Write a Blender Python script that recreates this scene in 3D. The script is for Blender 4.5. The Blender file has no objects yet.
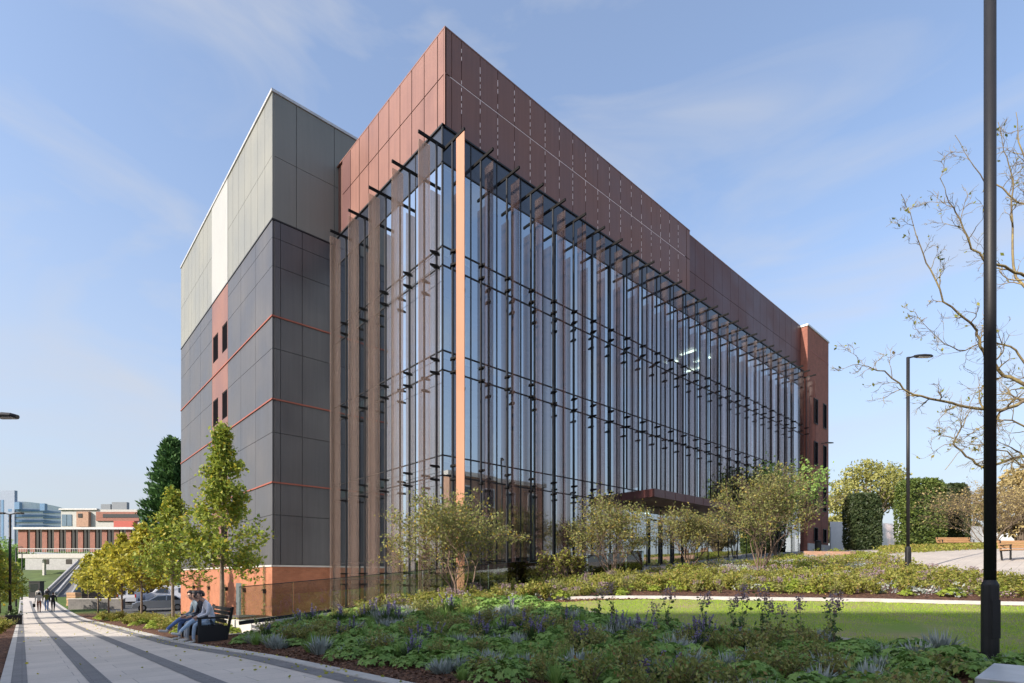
import bpy, math, random
import numpy as np
from mathutils import Vector, Matrix
R = math.radians
PI = math.pi
# ------------------------------------------------------------------ camera, world, sun, exposure
scene = bpy.context.scene
COL = scene.collection
YAW = -R(42.27)
FPX = 539.0
cam_d = bpy.data.cameras.new('camera')
cam = bpy.data.objects.new('camera', cam_d); COL.objects.link(cam)
cam.location = (0, 0, 0)
cam.rotation_euler = (R(90), 0, YAW)
cam_d.sensor_width = 36.0
cam_d.lens = 36.0 * FPX / 1024.0
cam_d.shift_y = 235.5 / 1024.0
cam_d.clip_start = 0.1
cam_d.clip_end = 5000
scene.camera = cam

SUN_EL = R(31)
SUN_H = Vector((-.995, .10, 0)).normalized()
TO_SUN = Vector((SUN_H.x*math.cos(SUN_EL), SUN_H.y*math.cos(SUN_EL), math.sin(SUN_EL)))
world = bpy.data.worlds.new("World"); scene.world = world; world.use_nodes = True
wn = world.node_tree.nodes; wl = world.node_tree.links
for n in list(wn): wn.remove(n)
sky = wn.new('ShaderNodeTexSky'); sky.sky_type = 'NISHITA'; sky.sun_disc = False
sky.sun_elevation = SUN_EL; sky.sun_rotation = math.atan2(SUN_H.x, SUN_H.y)
sky.air_density = 1.0; sky.dust_density = 2.0; sky.ozone_density = 2.2
geo = wn.new('ShaderNodeTexCoord')
mp = wn.new('ShaderNodeMapping'); mp.inputs['Scale'].default_value = (1.5, 1.1, 4.8); mp.inputs['Rotation'].default_value = (R(12), R(-10), R(25))
wl.new(geo.outputs['Generated'], mp.inputs[0])
nz = wn.new('ShaderNodeTexNoise'); nz.inputs['Scale'].default_value = 1.3; nz.inputs['Detail'].default_value = 7; nz.inputs['Roughness'].default_value = .52; nz.inputs['Distortion'].default_value = 1.1
wl.new(mp.outputs[0], nz.inputs['Vector'])
cr = wn.new('ShaderNodeValToRGB'); cr.color_ramp.elements[0].position = .46; cr.color_ramp.elements[0].color = (0, 0, 0, 1)
cr.color_ramp.elements[1].position = .80; cr.color_ramp.elements[1].color = (.8, .8, .8, 1)
wl.new(nz.outputs['Fac'], cr.inputs[0])
mx = wn.new('ShaderNodeMixRGB'); mx.inputs['Color2'].default_value = (1.78, 1.83, 2.02, 1)
sz = wn.new('ShaderNodeSeparateXYZ'); wl.new(geo.outputs['Generated'], sz.inputs[0])
hz = wn.new('ShaderNodeMapRange'); hz.interpolation_type = 'SMOOTHSTEP'; hz.inputs['From Min'].default_value = -.05; hz.inputs['From Max'].default_value = .62; hz.inputs['To Min'].default_value = .8; hz.inputs['To Max'].default_value = .16
wl.new(sz.outputs[2], hz.inputs[0])
mxx = wn.new('ShaderNodeMath'); mxx.operation = 'ADD'; mxx.use_clamp = True; wl.new(cr.outputs[0], mxx.inputs[0]); wl.new(hz.outputs[0], mxx.inputs[1])
wl.new(hz.outputs[0], mx.inputs['Fac'])
mc = wn.new('ShaderNodeMixRGB'); mc.inputs['Color2'].default_value = (2.15, 2.2, 2.35, 1); wl.new(cr.outputs[0], mc.inputs['Fac']); wl.new(sky.outputs[0], mx.inputs['Color1'])
bg = wn.new('ShaderNodeBackground'); bg.inputs['Strength'].default_value = .128
wo = wn.new('ShaderNodeOutputWorld')
wl.new(mx.outputs[0], mc.inputs['Color1']); wl.new(mc.outputs[0], bg.inputs['Color']); wl.new(bg.outputs[0], wo.inputs['Surface'])

sd = bpy.data.lights.new('sun', 'SUN'); sd.energy = 3.15; sd.angle = R(.6); sd.color = (1.0, .90, .78)
sun = bpy.data.objects.new('sun', sd); COL.objects.link(sun)
sun.rotation_euler = (-TO_SUN).to_track_quat('-Z', 'Y').to_euler()
sun.location = (-30, 10, 60)
scene.view_settings.view_transform = 'Standard'
scene.view_settings.look = 'None'
scene.view_settings.exposure = 1.30
scene.view_settings.gamma = 1
scene.cycles.transparent_max_bounces = 40
scene.cycles.max_bounces = 10

# ------------------------------------------------------------------ coordinates
# world x runs along the long glazed front, world y along its short front; the camera is at the origin
CA, CB = .74, .6727
def W(u, y):
    x = (u-512.0)/FPX*y
    return (CA*x + CB*y, -CB*x + CA*y)
def depth(p, q): return CB*p + CA*q

def zpath(q):
    q = np.asarray(q, float)
    qq = np.clip(q, -3, None)
    z = -1.134 - .037*qq
    return np.where(qq > 46, -1.134-.037*46 - .40*(1-np.exp(-(qq-46)/14.0)), z)
ctrl = []
for q in (-30, -15, -5, 0, 5, 10, 15, 20, 26, 33, 40, 50, 60, 80, 110):
    for p in (-3.5, 1.6, 4.2): ctrl.append((p, q, float(zpath(q))))
ctrl += [(8.5, 30, -2.05), (8, 40, -2.6), (8, 53, -3.2), (9, 24, -1.95), (5.6, 19, -1.85),
         (5.3, 15.3, -1.38), (7, 15.3, -1.15), (10.5, 15.3, -.85), (16, 15.3, -.38), (21.5, 15.3, .08), (27, 15.8, .62), (33, 16, .85), (33, 19, .9),
         (42, 14, 1.5), (51, 17, 2.2), (51, 22, 2.3), (56, 10, 2.4),
         (9.17, .99, -1.10), (5.8, 4.6, -1.30), (12.7, 9.4, -.604), (16.5, 1.2, -.645), (14.6, 5.2, -.62), (26.8, 5.4, .18), (31.3, 2.6, .70), (51.2, 7.5, 2.1),
         (10.06, 5.05, -1.03), (8.2, 8.5, -1.12), (20, 9.5, -.12), (40, 4, 1.45), (26, -4, .2), (14, -6, -.9), (40, -15, .9), (70, 20, 2.9), (90, 0, 3.2), (8, -15, -1.2),
         (-15, 20, -2.0), (-15, 50, -3.1), (-30, 0, -1.6), (-40, 90, -3.6), (20, 120, -2.6), (80, 80, 1.5), (60, -50, 1), (-40, -50, -1.2), (20, -50, -.8)]
ctrl = np.array(ctrl)
def _phi(d2): return .5*d2*np.log(d2 + 1e-9)
def _tps(c, lam=.3):
    n = len(c); P = np.c_[np.ones(n), c[:, :2]]
    d2 = ((c[:, None, :2]-c[None, :, :2])**2).sum(-1)
    K = _phi(d2) + lam*np.eye(n)
    A = np.zeros((n+3, n+3)); A[:n, :n] = K; A[:n, n:] = P; A[n:, :n] = P.T
    return np.linalg.solve(A, np.r_[c[:, 2], 0, 0, 0])
_w = _tps(ctrl)
def pr(q):
    q = np.asarray(q, float)
    t = np.clip((q-10)/7.0, 0, 1)
    return 3.70 - .42*t*t*(3-2*t)
def H(p, q):
    p = np.atleast_1d(np.asarray(p, float)); q = np.atleast_1d(np.asarray(q, float))
    pc = np.clip(p, -60, 110); qc = np.clip(q, -60, 130)
    sh = pc.shape; pf = pc.ravel(); qf = qc.ravel()
    out = np.empty_like(pf)
    for i in range(0, len(pf), 20000):
        d2 = (pf[i:i+20000, None]-ctrl[None, :, 0])**2 + (qf[i:i+20000, None]-ctrl[None, :, 1])**2
        out[i:i+20000] = _phi(d2) @ _w[:-3] + _w[-3] + _w[-2]*pf[i:i+20000] + _w[-1]*qf[i:i+20000]
    out = out.reshape(sh)
    d = np.maximum(np.maximum(-.3-p, p-pr(q)), 0)/1.6
    k = np.where(d < 1, (1-d)**2*(1+2*d), 0)
    return out*(1-k) + zpath(q)*k
def h(p, q): return float(H(p, q)[0])
def G(u, v, y0=4.0, y1=140.0):
    """ground point under a sight line (p, q, z)"""
    ys = np.exp(np.linspace(math.log(y0), math.log(y1), 900))
    x = (u-512.0)/FPX*ys
    p = CA*x+CB*ys; q = -CB*x+CA*ys
    zr = (577.0-v)/FPX*ys
    g = H(p, q)
    idx = np.where(zr < g)[0]
    i = idx[0] if len(idx) else len(ys)-1
    return (float(p[i]), float(q[i]), float(g[i]), float(ys[i]))

# ------------------------------------------------------------------ materials
def newmat(name):
    m = bpy.data.materials.new(name); m.use_nodes = True
    nt = m.node_tree
    for n in list(nt.nodes): nt.nodes.remove(n)
    out = nt.nodes.new('ShaderNodeOutputMaterial')
    return m, nt, out
def N(nt, t, **kw):
    n = nt.nodes.new(t)
    for k, v in kw.items():
        if k in n.inputs: n.inputs[k].default_value = v
        else: setattr(n, k, v)
    return n
def c4(c): return (c[0], c[1], c[2], 1)
def mat(name, col, rough=.6, metal=0, var=.12, scale=3.0, col2=None, bump=0, bscale=40, spec=.5, coord='Object', stretch=(1, 1, 1), detail=4):
    m, nt, out = newmat(name); L = nt.links.new
    b = N(nt, 'ShaderNodeBsdfPrincipled', Roughness=rough, Metallic=metal)
    b.inputs['Specular IOR Level'].default_value = spec
    tc = N(nt, 'ShaderNodeTexCoord'); mpn = N(nt, 'ShaderNodeMapping'); mpn.inputs['Scale'].default_value = stretch
    L(tc.outputs[coord], mpn.inputs[0])
    nz = N(nt, 'ShaderNodeTexNoise', Scale=scale, Detail=detail, Roughness=.6); L(mpn.outputs[0], nz.inputs['Vector'])
    mxn = N(nt, 'ShaderNodeMixRGB')
    if col2 is None:
        col2 = tuple(min(1, c*(1+var)) for c in col); col = tuple(c*(1-var) for c in col)
    mxn.inputs['Color1'].default_value = c4(col); mxn.inputs['Color2'].default_value = c4(col2)
    rp = N(nt, 'ShaderNodeMapRange'); rp.inputs['From Min'].default_value = .32; rp.inputs['From Max'].default_value = .68
    L(nz.outputs['Fac'], rp.inputs[0]); L(rp.outputs[0], mxn.inputs['Fac']); L(mxn.outputs[0], b.inputs['Base Color'])
    if bump:
        n2 = N(nt, 'ShaderNodeTexNoise', Scale=bscale, Detail=4); L(tc.outputs[coord], n2.inputs['Vector'])
        bp = N(nt, 'ShaderNodeBump', Strength=bump, Distance=.02); L(n2.outputs['Fac'], bp.inputs['Height']); L(bp.outputs[0], b.inputs['Normal'])
    L(b.outputs[0], out.inputs['Surface'])
    return m
def leafmat(name, c1, c2, trans=.35, rough=.55, c3=None):
    m, nt, out = newmat(name); L = nt.links.new
    g = N(nt, 'ShaderNodeNewGeometry')
    rampn = N(nt, 'ShaderNodeValToRGB'); e = rampn.color_ramp.elements
    e[0].color = c4(c1); e[1].color = c4(c2)
    if c3:
        e[1].position = .85; x = e.new(1.0); x.color = c4(c3)
    L(g.outputs['Random Per Island'], rampn.inputs[0])
    d = N(nt, 'ShaderNodeBsdfPrincipled', Roughness=rough); d.inputs['Specular IOR Level'].default_value = .3
    t = N(nt, 'ShaderNodeBsdfTranslucent'); mixs = N(nt, 'ShaderNodeMixShader', Fac=trans)
    L(rampn.outputs[0], d.inputs['Base Color']); L(rampn.outputs[0], t.inputs['Color'])
    L(d.outputs[0], mixs.inputs[1]); L(t.outputs[0], mixs.inputs[2]); L(mixs.outputs[0], out.inputs['Surface'])
    return m
def wallcoord(nt):
    """(x+y, z) coordinates: work on every axis-aligned wall"""
    tc = N(nt, 'ShaderNodeTexCoord'); s = N(nt, 'ShaderNodeSeparateXYZ'); nt.links.new(tc.outputs['Object'], s.inputs[0])
    a = N(nt, 'ShaderNodeMath', operation='ADD'); nt.links.new(s.outputs[0], a.inputs[0]); nt.links.new(s.outputs[1], a.inputs[1])
    c = N(nt, 'ShaderNodeCombineXYZ'); nt.links.new(a.outputs[0], c.inputs[0]); nt.links.new(s.outputs[2], c.inputs[1])
    return tc, c
def brickmat(name, ca, cb, mortar, bw=.225, rh=.075, ms=.012, rough=.85, flat=False, bump=.4, off=.5):
    m, nt, out = newmat(name); L = nt.links.new
    if flat:
        tc = N(nt, 'ShaderNodeTexCoord'); src = tc.outputs['Object']
    else:
        tc, c = wallcoord(nt); src = c.outputs[0]
    br = N(nt, 'ShaderNodeTexBrick', Scale=1.0); br.offset = off
    br.inputs['Color1'].default_value = c4(ca); br.inputs['Color2'].default_value = c4(cb); br.inputs['Mortar'].default_value = c4(mortar)
    br.inputs['Brick Width'].default_value = bw; br.inputs['Row Height'].default_value = rh; br.inputs['Mortar Size'].default_value = ms
    L(src, br.inputs['Vector'])
    nz = N(nt, 'ShaderNodeTexNoise', Scale=1.7, Detail=6); L(tc.outputs['Object'], nz.inputs['Vector'])
    mxn = N(nt, 'ShaderNodeMixRGB', blend_type='MULTIPLY'); mxn.inputs['Fac'].default_value = .6
    rp = N(nt, 'ShaderNodeMapRange'); rp.inputs['From Min'].default_value = .3; rp.inputs['From Max'].default_value = .7; rp.inputs['To Min'].default_value = .72; rp.inputs['To Max'].default_value = 1.12
    L(nz.outputs['Fac'], rp.inputs[0]); L(br.outputs['Color'], mxn.inputs['Color1']); L(rp.outputs[0], mxn.inputs['Color2'])
    b = N(nt, 'ShaderNodeBsdfPrincipled', Roughness=rough); L(mxn.outputs[0], b.inputs['Base Color'])
    bp = N(nt, 'ShaderNodeBump', Strength=bump, Distance=.01, invert=True); L(br.outputs['Fac'], bp.inputs['Height']); L(bp.outputs[0], b.inputs['Normal'])
    L(b.outputs[0], out.inputs['Surface'])
    return m
def clad(name, col, rough=.45, metal=.0, streak=.12, perf=0, spec=.5):
    """sheet cladding: faint vertical streaks, weathering patches, optional fine perforation"""
    m, nt, out = newmat(name); L = nt.links.new
    tc, c = wallcoord(nt)
    mp1 = N(nt, 'ShaderNodeMapping'); mp1.inputs['Scale'].default_value = (3.2, .12, 1); L(c.outputs[0], mp1.inputs[0])
    nz = N(nt, 'ShaderNodeTexNoise', Scale=1.6, Detail=5, Roughness=.65); L(mp1.outputs[0], nz.inputs['Vector'])
    n2 = N(nt, 'ShaderNodeTexNoise', Scale=.35, Detail=4); L(tc.outputs['Object'], n2.inputs['Vector'])
    ad = N(nt, 'ShaderNodeMath', operation='ADD'); L(nz.outputs['Fac'], ad.inputs[0]); L(n2.outputs['Fac'], ad.inputs[1])
    rp = N(nt, 'ShaderNodeMapRange'); rp.inputs['From Min'].default_value = .7; rp.inputs['From Max'].default_value = 1.3
    rp.inputs['To Min'].default_value = 1-streak; rp.inputs['To Max'].default_value = 1+streak; L(ad.outputs[0], rp.inputs[0])
    vm = N(nt, 'ShaderNodeVectorMath', operation='SCALE'); vm.inputs[0].default_value = col; L(rp.outputs[0], vm.inputs['Scale'])
    b = N(nt, 'ShaderNodeBsdfPrincipled', Roughness=rough, Metallic=metal); b.inputs['Specular IOR Level'].default_value = spec
    L(vm.outputs[0], b.inputs['Base Color'])
    rr = N(nt, 'ShaderNodeMapRange'); rr.inputs['From Min'].default_value = .3; rr.inputs['From Max'].default_value = .7
    rr.inputs['To Min'].default_value = rough-.1; rr.inputs['To Max'].default_value = rough+.12; L(n2.outputs['Fac'], rr.inputs[0]); L(rr.outputs[0], b.inputs['Roughness'])
    n3 = N(nt, 'ShaderNodeTexNoise', Scale=1.3, Detail=2); L(tc.outputs['Object'], n3.inputs['Vector'])
    bp = N(nt, 'ShaderNodeBump', Strength=.12, Distance=.05); L(n3.outputs['Fac'], bp.inputs['Height']); L(bp.outputs[0], b.inputs['Normal'])
    if perf:
        tr = N(nt, 'ShaderNodeBsdfTransparent', Color=c4(perf[2]))
        sp = N(nt, 'ShaderNodeSeparateXYZ'); L(tc.outputs['Object'], sp.inputs[0])
        # perforated share of the sheet, in soft vertical bands (folded mesh)
        wv = N(nt, 'ShaderNodeTexWave', Scale=perf[1], wave_type='BANDS', bands_direction='X'); L(c.outputs[0], wv.inputs['Vector'])
        r2 = N(nt, 'ShaderNodeMapRange'); r2.inputs['To Min'].default_value = perf[0]*.85; r2.inputs['To Max'].default_value = perf[0]*1.15; L(wv.outputs['Fac'], r2.inputs[0])
        # thick mesh: holes close up when seen along the sheet
        lw_ = N(nt, 'ShaderNodeLayerWeight', Blend=.5); tl = N(nt, 'ShaderNodeBsdfTranslucent'); L(vm.outputs[0], tl.inputs[0]); mt = N(nt, 'ShaderNodeMixShader', Fac=perf[3]); L(b.outputs[0], mt.inputs[1]); L(tl.outputs[0], mt.inputs[2])
        iv = N(nt, 'ShaderNodeMath', operation='SUBTRACT'); iv.inputs[0].default_value = 1; L(lw_.outputs['Facing'], iv.inputs[1])
        pw_ = N(nt, 'ShaderNodeMath', operation='POWER'); pw_.inputs[1].default_value = .45; L(iv.outputs[0], pw_.inputs[0])
        mu = N(nt, 'ShaderNodeMath', operation='MULTIPLY'); L(r2.outputs[0], mu.inputs[0]); L(pw_.outputs[0], mu.inputs[1])
        ms = N(nt, 'ShaderNodeMixShader'); L(mu.outputs[0], ms.inputs[0]); L(mt.outputs[0], ms.inputs[1]); L(tr.outputs[0], ms.inputs[2])
        L(ms.outputs[0], out.inputs['Surface'])
    else:
        L(b.outputs[0], out.inputs['Surface'])
    return m
def glassmat(name, tint=(.5, .6, .65), base=.3, rough=.01):
    m, nt, out = newmat(name); L = nt.links.new
    t = N(nt, 'ShaderNodeBsdfTransparent', Color=c4(tint)); g = N(nt, 'ShaderNodeBsdfGlossy', Roughness=rough, Color=(.88, .95, 1, 1))
    f = N(nt, 'ShaderNodeFresnel', IOR=1.5)
    rp = N(nt, 'ShaderNodeMapRange'); rp.inputs['To Min'].default_value = base; rp.inputs['To Max'].default_value = 1; L(f.outputs[0], rp.inputs[0])
    ms = N(nt, 'ShaderNodeMixShader'); L(rp.outputs[0], ms.inputs[0]); L(t.outputs[0], ms.inputs[1]); L(g.outputs[0], ms.inputs[2])
    L(ms.outputs[0], out.inputs['Surface'])
    return m
def emitmat(name, col, st):
    m, nt, out = newmat(name)
    e = N(nt, 'ShaderNodeEmission', Color=c4(col), Strength=st); nt.links.new(e.outputs[0], out.inputs['Surface']); return m

M = {}
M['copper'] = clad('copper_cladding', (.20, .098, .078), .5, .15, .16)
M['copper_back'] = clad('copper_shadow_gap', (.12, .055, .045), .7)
M['maroon'] = clad('maroon_cladding', (.115, .052, .05), .5, .15, .14)  # also colours the strip that stands for the side block's shadow
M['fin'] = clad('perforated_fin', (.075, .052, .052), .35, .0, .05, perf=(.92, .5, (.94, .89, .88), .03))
M['fin_left'] = clad('perforated_fin_bounce_lit', (.50, .38, .32), .5, .1, .12, perf=(.74, .6, (.95, .89, .85), .35))  # lighter copy of the long side's fins: light bounced off glass put into colour
M['fin_solid'] = clad('copper_fin', (.38, .19, .115), .5, .0, .06)
M['grey'] = clad('grey_cladding', (.195, .20, .182), .5, .0, .07)
M['pale'] = clad('pale_cladding', (.33, .335, .325), .5, 0, .04)
M['dark'] = clad('charcoal_cladding', (.115, .114, .120), .42, .45, .14, spec=.3)
M['accent'] = clad('red_band', (.27, .075, .05), .6)
M['trim'] = mat('roof_trim', (.5, .5, .5), .4, .3)
M['black'] = mat('black_metal', (.016, .016, .018), .5, 0, bump=.05, spec=.35)
M['mullion'] = mat('dark_mullion', (.022, .023, .027), .5, 0, spec=.3)
M['softpink'] = mat('pale_glint_and_seam', (.85, .70, .68), .5)
M['brick_or'] = brickmat('orange_brick', (.40, .15, .078), (.33, .12, .062), (.33, .17, .10), ms=.008)
M['brick_red'] = brickmat('red_brick', (.32, .115, .08), (.26, .095, .065), (.2, .1, .08), ms=.009)
M['brick_far'] = brickmat('old_brick', (.33, .12, .085), (.27, .1, .07), (.25, .15, .12))
M['brick_low'] = brickmat('low_brick', (.42, .22, .14), (.36, .2, .13), (.4, .3, .24))
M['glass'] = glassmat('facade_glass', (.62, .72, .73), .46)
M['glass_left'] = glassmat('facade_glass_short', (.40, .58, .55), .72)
M['glass_rail'] = glassmat('balustrade_glass', (.78, .82, .80), .06)
M['glass_dark'] = mat('dark_glass', (.015, .018, .022), .06, 0, spec=.9)
M['arm'] = mat('matt_black_steel', (.006, .006, .007), .7, 0, spec=.15)
M['void'] = mat('black_glazing', (.008, .008, .01), .9, 0, spec=.0)
M['spandrel'] = mat('spandrel_glass', (.03, .035, .05), .08, 0, spec=.9)
M['slab'] = mat('interior_slab', (.30, .30, .31), .8)
M['inner'] = mat('interior_wall', (.36, .46, .45), .8, scale=.5)
M['inner_w'] = mat('interior_column', (.62, .64, .6), .7)
M['inner_oak'] = mat('interior_timber', (.38, .22, .10), .6)
M['blind'] = mat('roller_blind', (.22, .19, .19), .8)
M['lit'] = emitmat('ceiling_lamp', (.85, 1, .85), 2.2)
M['concrete'] = mat('pale_concrete', (.48, .46, .43), .8, bump=.25, bscale=30, var=.1)
M['kerb'] = mat('kerb_stone', (.40, .385, .36), .8, bump=.3, bscale=60, var=.12)
M['bark'] = mat('bark', (.10, .075, .055), .9, bump=.6, bscale=30, col2=(.22, .17, .13), scale=9)
M['bark_pale'] = mat('pale_bark', (.11, .07, .052), .9, bump=.5, bscale=30, col2=(.21, .15, .11), scale=7)
M['bark_yellow'] = mat('lichen_bark', (.12, .09, .07), .9, bump=.5, bscale=25, col2=(.32, .25, .10), scale=4)
M['wood'] = mat('bench_timber', (.36, .2, .10), .55, col2=(.48, .29, .15), stretch=(1, 12, 12))
M['skin'] = mat('skin', (.50, .30, .22), .5, var=.04)
M['hair'] = mat('hair', (.015, .012, .011), .55, var=.2, scale=30)
def cloth(name, c): return mat(name, c, .9, var=.12, scale=14, bump=.3, bscale=18)
M['tyre'] = mat('tyre_rubber', (.02, .02, .02), .85)
M['rim'] = mat('wheel_rim', (.4, .4, .42), .3, .8)
M['lamp_lens'] = mat('lamp_lens', (.55, .57, .6), .2)
M['red_lens'] = mat('red_lens', (.5, .02, .02), .2)

def paving(name, c1, c2, mortar, w, hgt, ms=.006, rotz=0):
    m, nt, out = newmat(name); L = nt.links.new
    tc = N(nt, 'ShaderNodeTexCoord'); mpn = N(nt, 'ShaderNodeMapping'); mpn.inputs['Rotation'].default_value = (0, 0, rotz); L(tc.outputs['Object'], mpn.inputs[0])
    br = N(nt, 'ShaderNodeTexBrick', Scale=1.0); br.offset = .5
    br.inputs['Color1'].default_value = c4(c1); br.inputs['Color2'].default_value = c4(c2); br.inputs['Mortar'].default_value = c4(mortar)
    br.inputs['Brick Width'].default_value = w; br.inputs['Row Height'].default_value = hgt; br.inputs['Mortar Size'].default_value = ms
    L(mpn.outputs[0], br.inputs['Vector'])
    nz = N(nt, 'ShaderNodeTexNoise', Scale=.7, Detail=8, Roughness=.65); L(tc.outputs['Object'], nz.inputs['Vector'])
    n2 = N(nt, 'ShaderNodeTexNoise', Scale=70, Detail=3); L(tc.outputs['Object'], n2.inputs['Vector'])
    ad = N(nt, 'ShaderNodeMath', operation='ADD'); L(nz.outputs['Fac'], ad.inputs[0]); L(n2.outputs['Fac'], ad.inputs[1])
    rp = N(nt, 'ShaderNodeMapRange'); rp.inputs['From Min'].default_value = .65; rp.inputs['From Max'].default_value = 1.35; rp.inputs['To Min'].default_value = .78; rp.inputs['To Max'].default_value = 1.15
    L(ad.outputs[0], rp.inputs[0])
    mm = N(nt, 'ShaderNodeMixRGB', blend_type='MULTIPLY'); mm.inputs['Fac'].default_value = 1; L(br.outputs['Color'], mm.inputs['Color1']); L(rp.outputs[0], mm.inputs['Color2'])
    b = N(nt, 'ShaderNodeBsdfPrincipled', Roughness=.8); L(mm.outputs[0], b.inputs['Base Color'])
    bp = N(nt, 'ShaderNodeBump', Strength=.25, Distance=.01); L(n2.outputs['Fac'], bp.inputs['Height']); L(bp.outputs[0], b.inputs['Normal'])
    L(b.outputs[0], out.inputs['Surface']); return m
M['pave'] = paving('path_paving', (.52, .470, .415), (.46, .42, .375), (.30, .28, .26), 1.2, .6, .007)
M['pave_dark'] = paving('dark_paving', (.175, .172, .175), (.14, .14, .145), (.09, .09, .09), .3, .12)
M['plaza'] = paving('plaza_paving', (.46, .41, .36), (.41, .37, .33), (.24, .21, .19), .9, .45)
M['gravel'] = mat('gravel', (.36, .31, .25), .9, col2=(.55, .49, .42), scale=60, bump=.8, bscale=90)
M['asphalt'] = mat('asphalt', (.05, .05, .052), .85, col2=(.075, .075, .075), scale=5, bump=.4, bscale=120)

def groundmat():
    m, nt, out = newmat('bark_mulch_soil'); L = nt.links.new
    tc = N(nt, 'ShaderNodeTexCoord')
    vo = N(nt, 'ShaderNodeTexVoronoi', Scale=22); L(tc.outputs['Object'], vo.inputs['Vector'])
    rampn = N(nt, 'ShaderNodeValToRGB'); e = rampn.color_ramp.elements
    e[0].color = (.035, .018, .012, 1); e[1].color = (.20, .105, .065, 1); x = e.new(.5); x.color = (.09, .045, .03, 1)
    sp = N(nt, 'ShaderNodeSeparateColor'); L(vo.outputs['Color'], sp.inputs[0]); L(sp.outputs[0], rampn.inputs[0])
    # far from the planting beds the ground is rough grass
    s = N(nt, 'ShaderNodeVectorMath', operation='LENGTH'); L(tc.outputs['Object'], s.inputs[0])
    rp = N(nt, 'ShaderNodeMapRange'); rp.inputs['From Min'].default_value = 55; rp.inputs['From Max'].default_value = 62; L(s.outputs['Value'], rp.inputs[0])
    nz = N(nt, 'ShaderNodeTexNoise', Scale=.4, Detail=8); L(tc.outputs['Object'], nz.inputs['Vector'])
    gc = N(nt, 'ShaderNodeMixRGB'); gc.inputs['Color1'].default_value = (.05, .085, .02, 1); gc.inputs['Color2'].default_value = (.10, .15, .035, 1); L(nz.outputs['Fac'], gc.inputs['Fac'])
    mm = N(nt, 'ShaderNodeMixRGB'); L(rp.outputs[0], mm.inputs['Fac']); L(rampn.outputs[0], mm.inputs['Color1']); L(gc.outputs[0], mm.inputs['Color2'])
    b = N(nt, 'ShaderNodeBsdfPrincipled', Roughness=.95); b.inputs['Specular IOR Level'].default_value = .2; L(mm.outputs[0], b.inputs['Base Color'])
    bp = N(nt, 'ShaderNodeBump', Strength=1, Distance=.03); L(vo.outputs['Distance'], bp.inputs['Height']); L(bp.outputs[0], b.inputs['Normal'])
    L(b.outputs[0], out.inputs['Surface']); return m
M['ground'] = groundmat()
M['lawn'] = mat('lawn_turf', (.15, .23, .02), .9, col2=(.27, .22, .11), scale=.9, bump=.6, bscale=90, detail=8)
M['chips'] = leafmat('bark_chips', (.05, .025, .015), (.22, .12, .075), 0, .9)
L_ = leafmat
M['lf_grass'] = L_('grass_blades', (.28, .48, .01), (.46, .62, .03), .4, c3=(.26, .22, .09))
M['lf_ger'] = L_('geranium_leaves', (.15, .27, .055), (.28, .42, .11), .3, c3=(.2, .26, .07))
M['lf_silver'] = L_('silver_leaves', (.22, .26, .23), (.40, .43, .40), .15, .8)
M['lf_dark'] = L_('dark_leaves', (.04, .08, .025), (.10, .16, .05), .25)
M['lf_bank'] = L_('bank_leaves', (.16, .19, .03), (.34, .33, .07), .4, c3=(.42, .27, .10))
M['lf_lime'] = L_('lime_leaves', (.22, .30, .04), (.38, .44, .07), .4)
M['lf_fern'] = L_('feathery_leaves', (.17, .21, .05), (.32, .32, .10), .3, c3=(.25, .12, .05))
M['lf_maple'] = L_('maple_leaves', (.15, .23, .035), (.34, .38, .06), .4, c3=(.5, .38, .04))
M['lf_yellow'] = L_('yellow_leaves', (.26, .28, .04), (.55, .48, .06), .4, c3=(.16, .2, .03))
M['lf_pale'] = L_('pale_leaves', (.15, .18, .055), (.29, .29, .10), .4, c3=(.48, .34, .05))
M['lf_conifer'] = L_('conifer_needles', (.03, .085, .025), (.09, .18, .05), .15)
M['lf_hedge'] = L_('hedge_leaves', (.05, .09, .02), (.14, .18, .04), .2)
M['lf_hedge2'] = L_('yew_leaves', (.022, .042, .015), (.06, .08, .03), .1)
M['lf_autumn'] = L_('autumn_leaves', (.24, .25, .07), (.40, .38, .12), .35, c3=(.2, .2, .04))
M['lf_orange'] = L_('orange_leaves', (.34, .27, .12), (.46, .37, .17), .35, c3=(.40, .28, .09))
M['lf_purple'] = L_('purple_flowers', (.17, .14, .28), (.28, .24, .39), .2)
M['lf_mauve'] = L_('mauve_heads', (.20, .13, .16), (.34, .26, .28), .1)
M['stem'] = mat('green_stem', (.09, .10, .04), .8)
M['twig'] = mat('twig', (.16, .12, .085), .9)

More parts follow.
